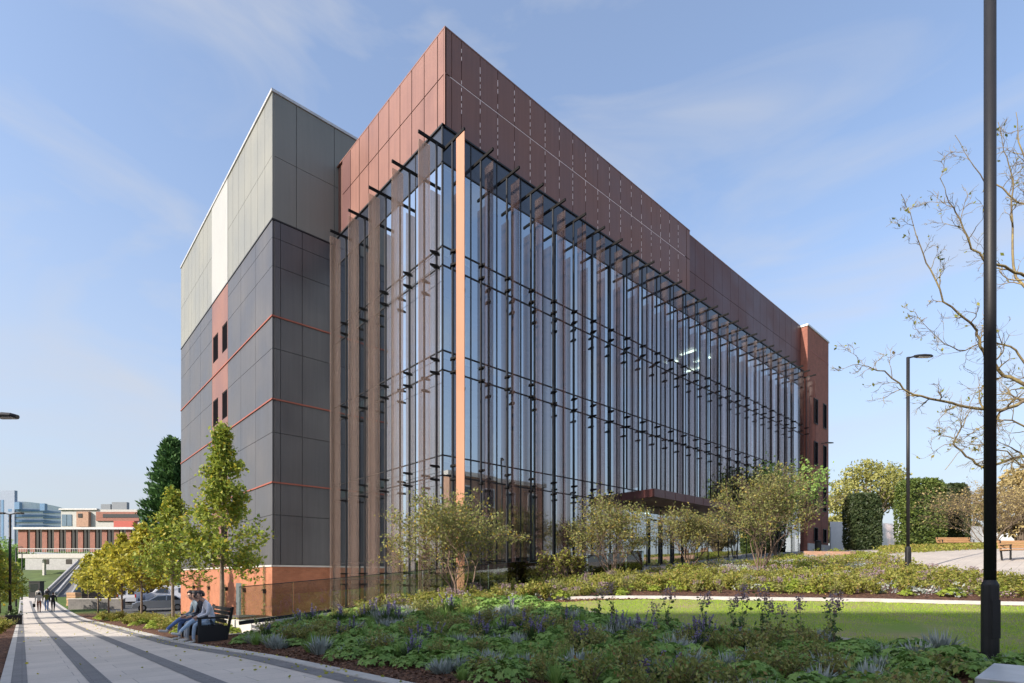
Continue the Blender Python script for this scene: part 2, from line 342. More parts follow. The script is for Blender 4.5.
# ------------------------------------------------------------------ mesh helpers
class MB:
    def __init__(s): s.v = []; s.f = []; s.m = []
    def add(s, vs, fs, m=0):
        o = len(s.v); s.v += [tuple(x) for x in vs]
        for f in fs: s.f.append(tuple(i+o for i in f)); s.m.append(m)
        return s
    def box(s, x0, x1, y0, y1, z0, z1, m=0):
        return s.add([(x0,y0,z0),(x1,y0,z0),(x1,y1,z0),(x0,y1,z0),(x0,y0,z1),(x1,y0,z1),(x1,y1,z1),(x0,y1,z1)],
              [(0,3,2,1),(4,5,6,7),(0,1,5,4),(1,2,6,5),(2,3,7,6),(3,0,4,7)], m)
    def bbox(s, x0, x1, y0, y1, z0, z1, b=.02, m=0):
        """box with chamfered vertical and top edges"""
        def ring(i, z): return [(x0+i,y0,z),(x1-i,y0,z),(x1,y0+i,z),(x1,y1-i,z),(x1-i,y1,z),(x0+i,y1,z),(x0,y1-i,z),(x0,y0+i,z)]
        def ins(z, k): return [(min(max(a, x0+k), x1-k), min(max(c, y0+k), y1-k), z) for a, c, _ in ring(b, z)]
        vs = ring(b, z0)+ring(b, z1-b)+ins(z1, b)
        fs = [tuple(range(7, -1, -1)), tuple(range(16, 24))]
        for L in (0, 8):
            for i in range(8): j = (i+1) % 8; fs.append((L+i, L+j, L+8+j, L+8+i))
        return s.add(vs, fs, m)
    def bar(s, a, b, w, t, m=0, up=(0, 0, 1)):
        a = Vector(a); b = Vector(b); d = (b-a).normalized(); u = Vector(up)
        if abs(d.dot(u)) > .95: u = Vector((1, 0, 0))
        r = d.cross(u).normalized()*w/2; q = r.cross(d).normalized()*t/2
        vs = [a-r-q, a+r-q, a+r+q, a-r+q, b-r-q, b+r-q, b+r+q, b-r+q]
        return s.add(vs, [(0,3,2,1),(4,5,6,7),(0,1,5,4),(1,2,6,5),(2,3,7,6),(3,0,4,7)], m)
    def tube(s, pts, rad, n=8, m=0, cap=True):
        pts = [Vector(p) for p in pts]
        if not hasattr(rad, '__len__'): rad = [rad]*len(pts)
        o = len(s.v); ref = None
        for i, p in enumerate(pts):
            d = (pts[min(i+1, len(pts)-1)]-pts[max(i-1, 0)])
            if d.length < 1e-9: d = Vector((0, 0, 1))
            d.normalize()
            if ref is None: ref = Vector((1, 0, 0)) if abs(d.x) < .8 else Vector((0, 1, 0))
            a = (ref - d*ref.dot(d)).normalized(); ref = a; b = d.cross(a)
            for k in range(n):
                t = 2*PI*k/n; s.v.append(tuple(p + (a*math.cos(t)+b*math.sin(t))*rad[i]))
        for i in range(len(pts)-1):
            for k in range(n):
                k2 = (k+1) % n; s.f.append((o+i*n+k, o+i*n+k2, o+(i+1)*n+k2, o+(i+1)*n+k)); s.m.append(m)
        if cap:
            s.f.append(tuple(o+k for k in range(n-1, -1, -1))); s.m.append(m)
            s.f.append(tuple(o+(len(pts)-1)*n+k for k in range(n))); s.m.append(m)
        return s
    def lathe(s, prof, n=16, c=(0, 0), m=0):
        return s.tube([(c[0], c[1], z) for r, z in prof], [r for r, z in prof], n, m)
    def build(s, name, mats, parent=None, smooth=False):
        me = bpy.data.meshes.new(name); me.from_pydata(s.v, [], s.f)
        if not isinstance(mats, (list, tuple)): mats = [mats]
        for m in mats: me.materials.append(m)
        if len(mats) > 1: me.polygons.foreach_set('material_index', s.m)
        if smooth: me.polygons.foreach_set('use_smooth', [True]*len(me.polygons))
        me.update()
        o = bpy.data.objects.new(name, me); COL.objects.link(o)
        if parent: o.parent = parent
        return o
def npmesh(name, V, F, mats, mi=None, parent=None):
    me = bpy.data.meshes.new(name)
    V = np.asarray(V, np.float32); k = F.shape[1]
    me.vertices.add(len(V)); me.vertices.foreach_set('co', V.ravel())
    me.loops.add(F.size); me.loops.foreach_set('vertex_index', F.astype(np.int32).ravel())
    me.polygons.add(len(F)); me.polygons.foreach_set('loop_start', np.arange(0, F.size, k, dtype=np.int32))
    for m in (mats if isinstance(mats, (list, tuple)) else [mats]): me.materials.append(m)
    if mi is not None: me.polygons.foreach_set('material_index', np.asarray(mi, np.int32))
    me.update(calc_edges=True)
    o = bpy.data.objects.new(name, me); COL.objects.link(o)
    if parent: o.parent = parent
    return o
def tag(o, label=None, cat=None, group=None, kind=None):
    if label: o['label'] = label
    if cat: o['category'] = cat
    if group: o['group'] = group
    if kind: o['kind'] = kind
    return o
def thing(name, label, cat, loc=(0, 0, 0), rz=0, group=None):
    o = bpy.data.objects.new(name, None); o.empty_display_size = .3; COL.objects.link(o)
    o.location = loc; o.rotation_euler = (0, 0, rz)
    return tag(o, label, cat, group)
def copy_tree(o, parent=None):
    c = o.copy(); COL.objects.link(c)
    if parent: c.parent = parent
    for ch in list(o.children): copy_tree(ch, c)
    return c
def place(o, p, q, z, rz=0, s=1):
    o.location = (p, q, z); o.rotation_euler = (0, 0, rz); o.scale = (s, s, s) if not hasattr(s, '__len__') else s
    return o
def inpoly(pts, poly):
    x, y = pts[:, 0], pts[:, 1]; c = np.zeros(len(x), bool); n = len(poly)
    for i in range(n):
        x0, y0 = poly[i]; x1, y1 = poly[(i+1) % n]
        if y0 == y1: continue
        c ^= ((y0 > y) != (y1 > y)) & (x < (x1-x0)*(y-y0)/(y1-y0)+x0)
    return c

# ------------------------------------------------------------------ setting: ground, path, lawn, plaza
WELL = (4.9, 23.8, 15.62, 60.0)       # sunken strip round the glazed fronts and everything the building covers
BLD = (9.2, 57.0, 18.3, 60.0)
def inside_cut(p, q):
    return ((p > 5.6) & (p < 23.9) & (q > 15.7) & (q < 27.5)) | ((p > 9.6) & (p < 56.5) & (q > 18.4) & (q < 48.5))
def gridmesh(name, ps, qs, mats, dz=0.0, poly=None, cutf=None, lower=None):
    Pg, Qg = np.meshgrid(ps, qs); Z = H(Pg, Qg) + dz
    if lower is not None: Z = Z - lower(Pg, Qg)
    n, m_ = Pg.shape; V = np.c_[Pg.ravel(), Qg.ravel(), Z.ravel()]
    idx = np.arange(n*m_).reshape(n, m_)
    F = np.stack([idx[:-1, :-1], idx[:-1, 1:], idx[1:, 1:], idx[1:, :-1]], -1).reshape(-1, 4)
    c = V[F].mean(1)[:, :2]; keep = np.ones(len(F), bool)
    if poly is not None: keep &= inpoly(c, poly)
    if cutf is not None: keep &= ~cutf(c[:, 0], c[:, 1])
    F = F[keep]; used = np.unique(F); rm = -np.ones(len(V), int); rm[used] = np.arange(len(used))
    return npmesh(name, V[used], rm[F], mats)
far = [70, 80, 95, 115, 150, 220, 350, 600, 1200, 2500]
ps = np.r_[-np.array(far[::-1]), np.arange(-60, -8, 3), np.arange(-8, 40, .35), np.arange(40, 68, 2), np.array(far)]
qs = np.r_[-np.array(far[::-1]), np.arange(-60, -6, 3), np.arange(-6, 15.4, .35), [15.69, 15.71], np.arange(16.05, 70, .7), np.array(far)[1:]]
ps = np.unique(ps); qs = np.unique(qs)
LAWN_PX = [(545, 604), (600, 601), (660, 600), (760, 601.5), (880, 603), (1024, 607), (1080, 609), (1080, 662), (1000, 656), (940, 648), (880, 645), (807, 641), (760, 636), (718, 632), (649, 625), (590, 613)]
LAWN = [G(u, v)[:2] for u, v in LAWN_PX]
PLAZA_PX = [(858, 553.5), (890, 557), (914, 565), (952, 577), (990, 583), (1030, 588), (1100, 592)]
PL0 = [G(u, v, 10)[:2] for u, v in PLAZA_PX]
PLAZA = PL0 + [(40, -14), (75, -14), (75, 3.5), (52, 5.2), (47, 6.2), (45, 8.5), (57, 13.2), (60, 17), (44, 15.4)]
PLAZA_END = [(26, 18.0), (26, 14.6)]
def low(P, Q):
    a = ((P > -.05) & (P < pr(Q)-.05))*.07
    pts = np.c_[P.ravel(), Q.ravel()]
    b = (inpoly(pts, LAWN) | inpoly(pts, PLAZA)).reshape(P.shape)*.035
    return a+b
gnd = gridmesh('ground', ps, qs, M['ground'], cutf=inside_cut, lower=low); tag(gnd, kind='structure')
# path with its dark bands
qv = np.r_[np.arange(-30, 70, .5), np.arange(70, 121, 3)]
def strip(name, f0, f1, mats, dz, q=qv, hgt=None):
    V = []; F = []
    for i, qq in enumerate(q):
        z = float(zpath(qq))+dz
        V += [(f0(qq), qq, z), (f1(qq), qq, z)]
        if i: F.append((2*i-2, 2*i-1, 2*i+1, 2*i))
    b = MB(); b.add(V, F); o = b.build(name, mats); tag(o, kind='structure'); return o
prf = lambda q: float(pr(q))
path = strip('path', lambda q: -.12, lambda q: prf(q)-.25, M['pave'], .0)
for a0, a1 in ((-.12, .06), (.70, .93), (1.80, 2.05)):
    strip('path_band', lambda q, a=a0: a, lambda q, a=a1: a, M['pave_dark'], .005, q=qv[:210])
strip('path_band', lambda q: prf(q)-.58, lambda q: prf(q)-.27, M['pave_dark'], .005)
b = MB()
for i in range(len(qv)-1):
    q0, q1 = qv[i], qv[i+1]; z0, z1 = float(zpath(q0))+.012, float(zpath(q1))+.012
    a0, a1, b0, b1 = prf(q0)-.25, prf(q1)-.25, prf(q0)-.02, prf(q1)-.02
    b.add([(a0,q0,z0),(b0,q0,z0),(b1,q1,z1),(a1,q1,z1),(b0,q0,z0-.2),(b1,q1,z1-.2),(a0,q0,z0-.1),(a1,q1,z1-.1)], [(0,1,2,3),(1,4,5,2),(6,0,3,7)])
tag(b.build('path_kerb', M['kerb']), kind='structure')
b = MB()
for i in range(12):
    t0, t1 = i/12, (i+1)/12
    def pt(t, o): q = 21.3+t*3.8+o; return (-.1+t*3.35, q, float(zpath(q))+.011)
    b.add([pt(t0, 0), pt(t1, 0), pt(t1, .17), pt(t0, .17)], [(0, 1, 2, 3)])
tag(b.build('path_crossing_strip', M['concrete']), kind='structure')
# left kerb and side path
b = MB()
for i in range(len(qv)-1):
    q0, q1 = qv[i], qv[i+1]; z0, z1 = float(zpath(q0))+.01, float(zpath(q1))+.01
    b.add([(-.24,q0,z0),(-.12,q0,z0),(-.12,q1,z1),(-.24,q1,z1),(-.24,q0,z0-.2),(-.24,q1,z1-.2)], [(0,1,2,3),(4,0,3,5)])
tag(b.build('path_kerb', M['kerb']), kind='structure')
sp_ = gridmesh('side_path', np.arange(-9, -.2, .3), np.arange(10.7, 13.0, .25), M['concrete'], dz=.02); tag(sp_, kind='structure')
# lawn, edging
lx = [a for a, _ in LAWN]; ly = [c for _, c in LAWN]
lawn = gridmesh('lawn', np.arange(min(lx)-.3, max(lx)+.3, .15), np.arange(min(ly)-.3, max(ly)+.3, .15), M['lawn'], dz=.015, poly=LAWN); tag(lawn, kind='structure')
def edging(name, pts, w, hgt, m, kind='structure'):
    b = MB(); P_ = []
    for i in range(len(pts)-1):
        for k in range(8):
            t = k/8; P_.append((pts[i][0]*(1-t)+pts[i+1][0]*t, pts[i][1]*(1-t)+pts[i+1][1]*t))
    P_.append(pts[-1][:2]); V = []
    for i, (a, c) in enumerate(P_):
        d = Vector((P_[min(i+1, len(P_)-1)][0]-P_[max(i-1, 0)][0], P_[min(i+1, len(P_)-1)][1]-P_[max(i-1, 0)][1])).normalized()
        n = Vector((-d.y, d.x))*w/2; z = h(a, c)
        V += [(a-n.x, c-n.y, z-.15), (a-n.x, c-n.y, z+hgt), (a+n.x, c+n.y, z+hgt), (a+n.x, c+n.y, z-.15)]
    F = []
    for i in range(len(P_)-1):
        o = 4*i; F += [(o, o+1, o+5, o+4), (o+1, o+2, o+6, o+5), (o+2, o+3, o+7, o+6)]
    b.add(V, F); o = b.build(name, m); tag(o, kind=kind); return o
edging('lawn_kerb', [G(u, v)[:2] for u, v in ((545, 600), (600, 598.5), (660, 598.5), (760, 600), (880, 601.5), (1024, 605), (1090, 607))], .22, .07, M['concrete'])
edging('lawn_edging', [G(u, v)[:2] for u, v in ((590, 613), (649, 625), (718, 632), (807, 639), (860, 642))], .05, .05, M['kerb'])
edging('plaza_kerb', PL0, .12, .06, M['kerb'])
px = [a for a, _ in PLAZA]; py = [c for _, c in PLAZA]
tag(gridmesh('plaza', np.arange(min(px), max(px), .35), np.arange(min(py), max(py), .35), M['plaza'], dz=.012, poly=PLAZA), kind='structure')
# forecourt in front of the entrance, gravel in the corner by the balustrade
tag(gridmesh('forecourt', np.arange(23.9, 60, .4), np.arange(15.0, 18.3, .3), M['plaza'], dz=.03), kind='structure')
tag(gridmesh('gravel_strip', np.arange(4.6, 9.4, .3), np.arange(15.9, 28.2, .3), M['gravel'], dz=.02, cutf=lambda p, q: (p > 5.5) & (q < 27.2)), kind='structure')
# sunken walk round the glazed corner
b = MB(); b.box(5.5, 24.2, 15.6, 28.3, -2.3, -2.1)
tag(b.build('sunken_walk', M['gravel']), kind='structure')
# car park by the block
tag(gridmesh('car_park', np.arange(5.9, 40, .8), np.arange(49.7, 92, 1.2), M['asphalt'], dz=.03), kind='structure')
tag(gridmesh('car_park_lane', np.arange(5.9, 9.2, .5), np.arange(29.0, 49.9, .7), M['asphalt'], dz=.035), kind='structure')

def zcap(p): return -1.06 + .0855*(p-7.07)
# retaining wall with sloping cap
def wall_seg(b, a, c, z0, za, zb, w, m=0):
    a = Vector((a[0], a[1], 0)); c = Vector((c[0], c[1], 0)); d = (c-a).normalized(); n = Vector((-d.y, d.x, 0))*w/2
    vs = [a-n, c-n, c+n, a+n]; lo = [(v.x, v.y, z0) for v in vs]; hi = [(vs[0].x, vs[0].y, za), (vs[1].x, vs[1].y, zb), (vs[2].x, vs[2].y, zb), (vs[3].x, vs[3].y, za)]
    b.add(lo+hi, [(0,3,2,1),(4,5,6,7),(0,1,5,4),(1,2,6,5),(2,3,7,6),(3,0,4,7)], m)
rw = thing('retaining_wall', 'low pale concrete retaining wall with a sloping cap along the glazed front', 'wall', (14, 15.59, -2.1))
def rel(o, root):
    o.parent = root; o.matrix_parent_inverse = Matrix.Translation(-Vector(root.location)); return o
b = MB(); wall_seg(b, (5.3, 15.59), (23.9, 15.59), -2.4, zcap(5.3)-.06, zcap(23.9)-.06, .2); wall_seg(b, (5.4, 15.7), (5.4, 28.2), -2.4, zcap(5.3)-.1, -1.75, .2)
rel(b.build('wall', M['concrete']), rw)
b = MB()
for i in range(15):
    a0 = 5.2+i*1.25; a1 = min(a0+1.235, 24.0)
    vs = [(a0, 15.44, zcap(a0)-.06), (a1, 15.44, zcap(a1)-.06), (a1, 15.76, zcap(a1)-.06), (a0, 15.76, zcap(a0)-.06)]
    vs += [(x, y, z+.09) for x, y, z in vs]
    b.add(vs, [(0,3,2,1),(4,5,6,7),(0,1,5,4),(1,2,6,5),(2,3,7,6),(3,0,4,7)])
rel(b.build('cap', M['concrete']), rw)

# ------------------------------------------------------------------ glass balustrade
bal = thing('glass_balustrade', 'sloping frameless glass balustrade above the sunken walk before the glazed corner', 'balustrade', (14, 15.59, -1))
x = 4.3
while x < 22.5:
    x1 = x+1.42
    b = MB(); wall_seg(b, (x, 15.59), (x1, 15.59), 0, 1, 1, .018)
    z0, z1 = zcap(x)+.02, zcap(x1)+.02
    for i, (a, c, z) in enumerate(b.v):
        e = z1 if a > (x+x1)/2 else z0
        b.v[i] = (a, c, e + (1.0 if z > .5 else 0))
    rel(b.build('glass_pane', M['glass_rail']), bal)
    x = x1+.03
b = MB(); b.bar((4.3, 15.59, zcap(4.3)+1.03), (22.6, 15.59, zcap(22.6)+1.03), .035, .02)
rel(b.build('top_rail', M['mullion']), bal)
b = MB(); b.bar((4.3, 15.59, zcap(4.3)+.06), (22.6, 15.59, zcap(22.6)+.06), .07, .10)
rel(b.build('base_channel', M['mullion']), bal)

# ------------------------------------------------------------------ the laboratory building
LB = thing('laboratory_building', 'copper topped laboratory building with glazed fronts behind upright fins and a charcoal side block', 'building', (12.75, 18.1, -2.1))
def part(name, mb, mats, parent=LB, **k):
    o = mb.build(name, mats, **k)
    if parent is LB: return rel(o, LB)
    # sub-part: parent chain has no transform of its own apart from the inverse
    o.parent = parent; o.matrix_parent_inverse = (Matrix.Translation(Vector(LB.location)) @ parent.matrix_parent_inverse).inverted() if parent.parent is LB else Matrix()
    o.matrix_parent_inverse = Matrix.Translation(-Vector(parent.location)) @ Matrix()
    return o
GX, GY = 12.57, 18.0         # glass planes
XE, YE = 51.4, 28.2
ZT = 18.25; ZB = -2.1
TOP = 22.4
# solid upper volume with its panels
b = MB(); b.box(12.83, 32.03, 18.17, 46, 16.8, TOP-.05); b.box(32.03, 51.4, 18.34, 46, 16.8, TOP-.12)
part('roof_volume', b, M['copper_back'])
b = MB(); rng = random.Random(5)
js = [12.75, 13.09] + [13.59+k for k in range(19)]
for a0, a1 in zip(js[:-1], js[1:]):
    if a1 > 32.1: break
    for z0, z1 in ((17.0, 20.52), (20.57, TOP)):
        b.box(a0+.014, min(a1, 32.03)-.014, 18.09, 18.16, z0, z1)
b.box(31.63, 32.0, 18.09, 18.16, 17, 20.52); b.box(31.63, 32.0, 18.09, 18.16, 20.57, TOP)
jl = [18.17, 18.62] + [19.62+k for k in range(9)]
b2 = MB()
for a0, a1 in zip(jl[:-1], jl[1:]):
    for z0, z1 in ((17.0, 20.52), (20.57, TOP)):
        (b2 if a0 > 26.5 else b).box(12.75, 12.82, a0+.025, min(a1, 28.26)-.025, z0, z1)  # panels next to the side block darkened in place of its cast shadow
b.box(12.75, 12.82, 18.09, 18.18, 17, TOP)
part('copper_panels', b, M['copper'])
part('maroon_and_shade_panels', b2, M['maroon'])
b = MB()    # sun glints on long side panel edges, painted as pale dashes, and the seam
for k in range(18):
    xx = 13.59+k
    z = 17.3+rng.random()*.4
    while z < TOP-.3:
        ln = rng.choice((.16, .2, .28))
        if rng.random() < .74: b.box(xx-.014, xx+.014, 18.085, 18.12, z, z+ln)
        z += ln+rng.uniform(.10, .2)
b.box(13.0, 31.4, 18.098, 18.13, 20.525, 20.56)
part('joint_glints_and_seam', b, M['softpink'])
b = MB(); b.box(12.74, 32.03, 18.08, 18.3, TOP, TOP+.06); b.box(32.03, 51.45, 18.25, 18.45, TOP-.08, TOP+.0); b.box(12.74, 12.95, 18.3, 28.3, TOP, TOP+.06)
part('parapet_trim', b, M['copper'])
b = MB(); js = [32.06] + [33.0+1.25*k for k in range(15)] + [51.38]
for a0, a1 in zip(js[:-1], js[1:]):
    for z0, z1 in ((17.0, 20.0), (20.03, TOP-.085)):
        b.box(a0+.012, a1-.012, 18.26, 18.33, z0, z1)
part('maroon_and_shade_panels', b, M['maroon'])

# glazing: each pane tilted a hair so the reflections break up
def panes(along, lo, hi, const, step, levels, outw, seed):
    r = random.Random(seed); b = MB(); a = lo
    while a < hi-.05:
        a1 = min(a+step, hi)
        for z0, z1 in zip(levels[:-1], levels[1:]):
            t1, t2 = r.uniform(-.0022, .0022), r.uniform(-.0018, .0018)
            pts = []
            for (s, z) in ((a, z0), (a1, z0), (a1, z1), (a, z1)):
                o = const + (s-(a+a1)/2)*t1 + (z-(z0+z1)/2)*t2
                pts.append((s, o, z) if along == 'x' else (o, s, z))
            b.add(pts, [(0, 1, 2, 3)] if (along == 'x') else [(3, 2, 1, 0)])
        a = a1
    return b
LV = [ZB, -.11, .70, 4.12, 4.93, 8.38, 9.17, 12.61, 13.39, 16.77]
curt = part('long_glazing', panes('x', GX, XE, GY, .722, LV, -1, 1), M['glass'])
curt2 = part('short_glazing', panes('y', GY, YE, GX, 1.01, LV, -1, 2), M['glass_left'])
b = MB(); b.box(GX, XE, GY+.0, GY+.05, 16.82, ZT); b.box(GX, GX+.05, GY, YE, 16.82, ZT)
part('spandrel', b, M['spandrel'])
b = MB()
for z in LV[1:]:
    b.box(GX-.03, XE, GY-.03, GY+.05, z-.025, z+.025)
for z in (ZT,): b.box(GX-.05, XE, GY-.06, GY+.09, z-.03, z+.04)
a = GX
k = 0
while a < XE:
    b.box(a-.02, a+.02, GY-.025, GY+.06, ZB, ZT); a += 1.444
part('long_mullions', b, M['mullion'])
b = MB()
for z in LV[1:]: b.box(GX-.03, GX+.05, GY+.03, YE, z-.02, z+.02)
b.box(GX-.06, GX+.08, GY-.06, YE, ZT-.03, ZT+.04)
a = GY+2.02
while a < YE: b.box(GX-.02, GX+.06, a-.018, a+.018, ZB, ZT); a += 2.02
b.box(GX-.03, GX+.03, GY-.03, GY+.03, ZB, ZT)
part('short_mullions', b, M['mullion'])
# floors, core and columns inside
b = MB()
for z in (.32, 4.52, 8.78, 13.0, 16.95):
    b.box(GX+.25, XE-.1, GY+.25, 28.1, z-.22, z+.2)
b.box(GX+.1, XE-.1, GY+.1, 28.1, -2.3, -2.1)
part('floor_slabs', b, M['slab'])
b = MB(); b.box(GX+6.5, XE-.3, 25.5, 25.8, -2.1, 17)
for xx in (19.5, 27, 34, 41, 47): b.box(xx, xx+.2, 21.5, 25.5, -2.1, 17)
part('inner_walls', b, M['inner'])
b = MB(); rng = random.Random(3)
for k in range(9):
    for z in (.5, 4.7, 8.95, 13.2): b.box(15+k*4.33, 15.35+k*4.33, 19.6, 19.95, z, z+3.9)
for q in (20.3, 24.5):
    b.box(14.2, 14.55, q, q+.35, -2.1, 17)
part('columns', b, M['inner_w'])
b = MB()
for z in (.5, 4.7, 8.95, 13.2):
    b.box(16.1, 16.5, 18.9, 19.1, z, z+3.7)
    b.box(17.9, 18.15, 18.9, 19.1, z, z+3.7)
part('timber_screen', b, M['inner_oak'])
b = MB()
a = GX
for k in range(27):
    for z0, z1 in ((.75, 4.1), (4.95, 8.35), (9.2, 12.58), (13.42, 16.7)):
        if rng.random() < .3:
            d = rng.choice((.25, .3, .5, .5))*(z1-z0)
            b.box(a+.05, a+.69, GY+.12, GY+.14, z1-d, z1)
        if rng.random() < .22:
            d = rng.choice((.25, .5))*(z1-z0)
            b.box(a+.77, a+1.41, GY+.12, GY+.14, z1-d, z1)
    a += 1.444
part('blinds', b, M['blind'])
for (x0, y0, z) in ((36.2, 20, 16.6), (38.2, 20, 16.6), (37, 22.0, 16.6), (39.5, 21.5, 16.6), (30, 20, 4.2)):
    b = MB(); b.box(x0, x0+.3, y0, y0+1.3, z-.06, z-.02)
    part('ceiling_light', b, M['lit'])

# perpendicular fins, the arms that carry them, posts and brackets
def rnd(v): return v
def fin_set(along, t, n_out, outer, inner, post, glass, matf, first=False):
    """one fin: plate > brackets; its arm and post are parts of their own"""
    def bx(b, s0, s1, o0, o1, z0, z1, m=0):
        if along == 'x': b.box(s0, s1, min(o0, o1), max(o0, o1), z0, z1, m)
        else: b.box(min(o0, o1), max(o0, o1), s0, s1, z0, z1, m)
    z_bot = ZB+.25 if (along == 'y' or t < 24) else 4.75
    b = MB(); bx(b, t-.012, t+.012, outer, inner, z_bot, 17.20 if matf is M['fin_solid'] else (16.8 if along == 'x' else 17.0))
    fin = part('fin', b, matf)
    b = MB(); bx(b, t-.035, t+.035, outer-.0 if False else outer, glass, 17.22, 17.33)
    part('arm', b, M['arm'])
    b = MB(); bx(b, t-.035, t+.035, post-.035, post+.035, max(z_bot, ZB), 17.22)
    part('post', b, M['mullion'])
    for f in range(4):
        for zz in (12.86, 12.33):
            z = zz - 4.235*(f-0)
            if z < z_bot: continue
            for zb in ((z),):
                b = MB()
                w = .11
                s = (t-w, t, t+w, t)
                g_ = 1 if glass > post else -1
                pts = [(t-.008, inner), (t-w, post), (t-.008, post+g_*.16), (t+.008, post+g_*.16), (t+w, post), (t+.008, inner)]
                vv = [((a, o, zz2) if along == 'x' else (o, a, zz2)) for zz2 in (zb-.03, zb+.045) for a, o in pts]
                b.add(vv, [(0,1,2,3,4,5), (6,7,8,9,10,11)] + [(i, (i+1) % 6, 6+(i+1) % 6, 6+i) for i in range(6)])
                o = b.build('bracket', M['arm']); o.parent = fin
    return fin
n = 0
t = 12.62
while t < XE-.1:
    fin_set('x', t, -1, 16.60, 17.13, 17.38, GY, M['fin_solid'] if n == 0 else M['fin']); t += 1.444; n += 1
for k in range(5):
    fin_set('y', 17.89+2.02*k, -1, 11.36, 11.89, 12.20, GX, M['fin_left'])
# thin horizontal tie rails between the fins at each floor
for f in range(4):
    for zz in (12.86, 12.33):
        z = zz-4.235*f
        if z > -1:
            pass
        b = MB(); b.box(12.195, 12.205, 17.9, 26, z-.008, z+.008)
        part('tie_rail', b, M['mullion'])

# entrance canopy
b = MB(); b.box(24.4, 33.5, 15.8, 17.95, 4.2, 4.62)
can = part('canopy', b, M['maroon'])
b = MB()
for k in range(1, 9): b.box(24.4+k*1.02-.008, 24.4+k*1.02+.008, 15.79, 15.81, 4.2, 4.62)
o = b.build('panel_joints', M['copper_back']); o.parent = can
for xx in (27.2, 28.5, 29.8):
    b = MB(); b.box(xx, xx+.06, GY-.08, GY-.02, .8, 3.4); b.box(xx+1.1, xx+1.16, GY-.08, GY-.02, .8, 3.4); b.box(xx, xx+1.16, GY-.08, GY-.02, 3.34, 3.42); b.box(xx+.95, xx+.98, GY-.14, GY-.1, 1.4, 2.4)
    part('door', b, M['mullion'])

# grey and charcoal side block
X0, Y0, Y1 = 9.35, 28.26, 49.4
b = MB(); b.box(X0+.08, 34, Y0+.08, Y1-.08, ZB-1.2, 24.5)
part('block_core', b, M['mullion'])
FL = [13.2, 9.0, 4.79]
def panel_face(b, axis, const, s0, s1, z0, z1, joints, seams, g=.012, th=.07, skip=None):
    js = [s0]+sorted(j for j in joints if s0 < j < s1)+[s1]; zs = [z0]+sorted(s for s in seams if z0 < s < z1)+[z1]
    for a0, a1 in zip(js[:-1], js[1:]):
        for c0, c1 in zip(zs[:-1], zs[1:]):
            if skip and skip(a0, a1, c0, c1): continue
            if axis == 'x': b.box(a0+g, a1-g, const, const+th, c0+g, c1-g)
            else: b.box(const, const+th, a0+g, a1-g, c0+g, c1-g)
zg = 18.13
b = MB()
jl = [Y0+1.15*k for k in range(1, 19)]
panel_face(b, 'y', X0, Y0+.04, 36.2, zg, 24.5, jl, [21.3])
panel_face(b, 'y', X0, 39.95, Y1, zg, 24.5, [40+1.15*k for k in range(1, 9)], [21.3])
b.box(X0, X0+.1, Y0, Y0+.03, zg, 24.5)
panel_face(b, 'x', Y0, X0+.1, 20, zg, 24.5, [10.55, 12.6, 14.7, 16.8], [21.3])
part('grey_panels', b, M['grey'])
b = MB(); b.box(X0-.015, X0+.1, 36.22, 39.93, zg, 24.5); part('pale_panel', b, M['pale'])
b = MB(); b.box(X0-.06, X0+.12, Y0-.05, Y1, 24.5, 24.64); b.box(X0+.12, 30, Y0-.05, Y0+.12, 24.5, 24.64)
part('roof_edge', b, M['trim'])
b = MB(); b.box(X0-.03, X0+.1, Y0-.02, Y1, 18.06, 18.13); b.box(X0+.1, 12.6, Y0-.02, Y0+.1, 18.06, 18.13)
part('ledge', b, M['mullion'])
b = MB()
seams = [17.17, 15.74, 13.2, 11.57, 9.0, 7.32, 4.79, 3.15]
def sk(a0, a1, c0, c1): return False
panel_face(b, 'y', X0, Y0+.02, 36.2, .62, 18.05, [Y0+2.65*k for k in range(1, 3)], seams)
panel_face(b, 'y', X0, 39.95, Y1, .62, 18.05, [43.1, 46.3], seams)
panel_face(b, 'x', Y0, X0+.09, 12.5, .62, 18.05, [9.75, 10.85], seams)
part('charcoal_panels', b, M['dark'])
b = MB()
wins = []
WZ = [(14.1, 15.8), (9.9, 11.6), (5.7, 7.4), (1.5, 3.2)]
WQ = [(36.35, 37.5), (38.45, 39.7)]
zs = [.62]+[z for w in reversed(WZ) for z in w]+[18.05]
for i in range(len(zs)-1):
    z0, z1 = zs[i], zs[i+1]
    if i % 2 == 0: b.box(X0, X0+.08, 36.22, 39.93, z0, z1)
    else:
        for a0, a1 in ((36.22, 36.35), (37.5, 38.45), (39.7, 39.93)): b.box(X0, X0+.08, a0, a1, z0, z1)
part('red_panels', b, M['copper'])
for z0, z1 in WZ:
    for a0, a1 in WQ:
        b = MB(); b.box(X0+.03, X0+.075, a0, a0+.05, z0, z1); b.box(X0+.03, X0+.075, a1-.05, a1, z0, z1); b.box(X0+.03, X0+.075, a0+.05, a1-.05, z0, z0+.05); b.box(X0+.03, X0+.075, a0+.05, a1-.05, z1-.05, z1)
        wf = part('window', b, M['mullion'])
        b = MB(); b.box(X0+.055, X0+.065, a0+.05, a1-.05, z0+.05, z1-.05); o = b.build('pane', M['void']); o.parent = wf
for z in FL:
    b = MB(); b.box(X0-.05, X0+.02, Y0-.05, Y1, z-.035, z+.035); b.box(X0+.02, 12.4, Y0-.05, Y0+.02, z-.035, z+.035)
    part('red_band', b, M['accent'])
b = MB(); b.box(X0-.02, X0+.08, Y0-.02, Y1, -3.4, .52); b.box(X0+.08, 12.5, Y0-.02, Y0+.08, -3.4, .52)
part('brick_base', b, M['brick_or'])
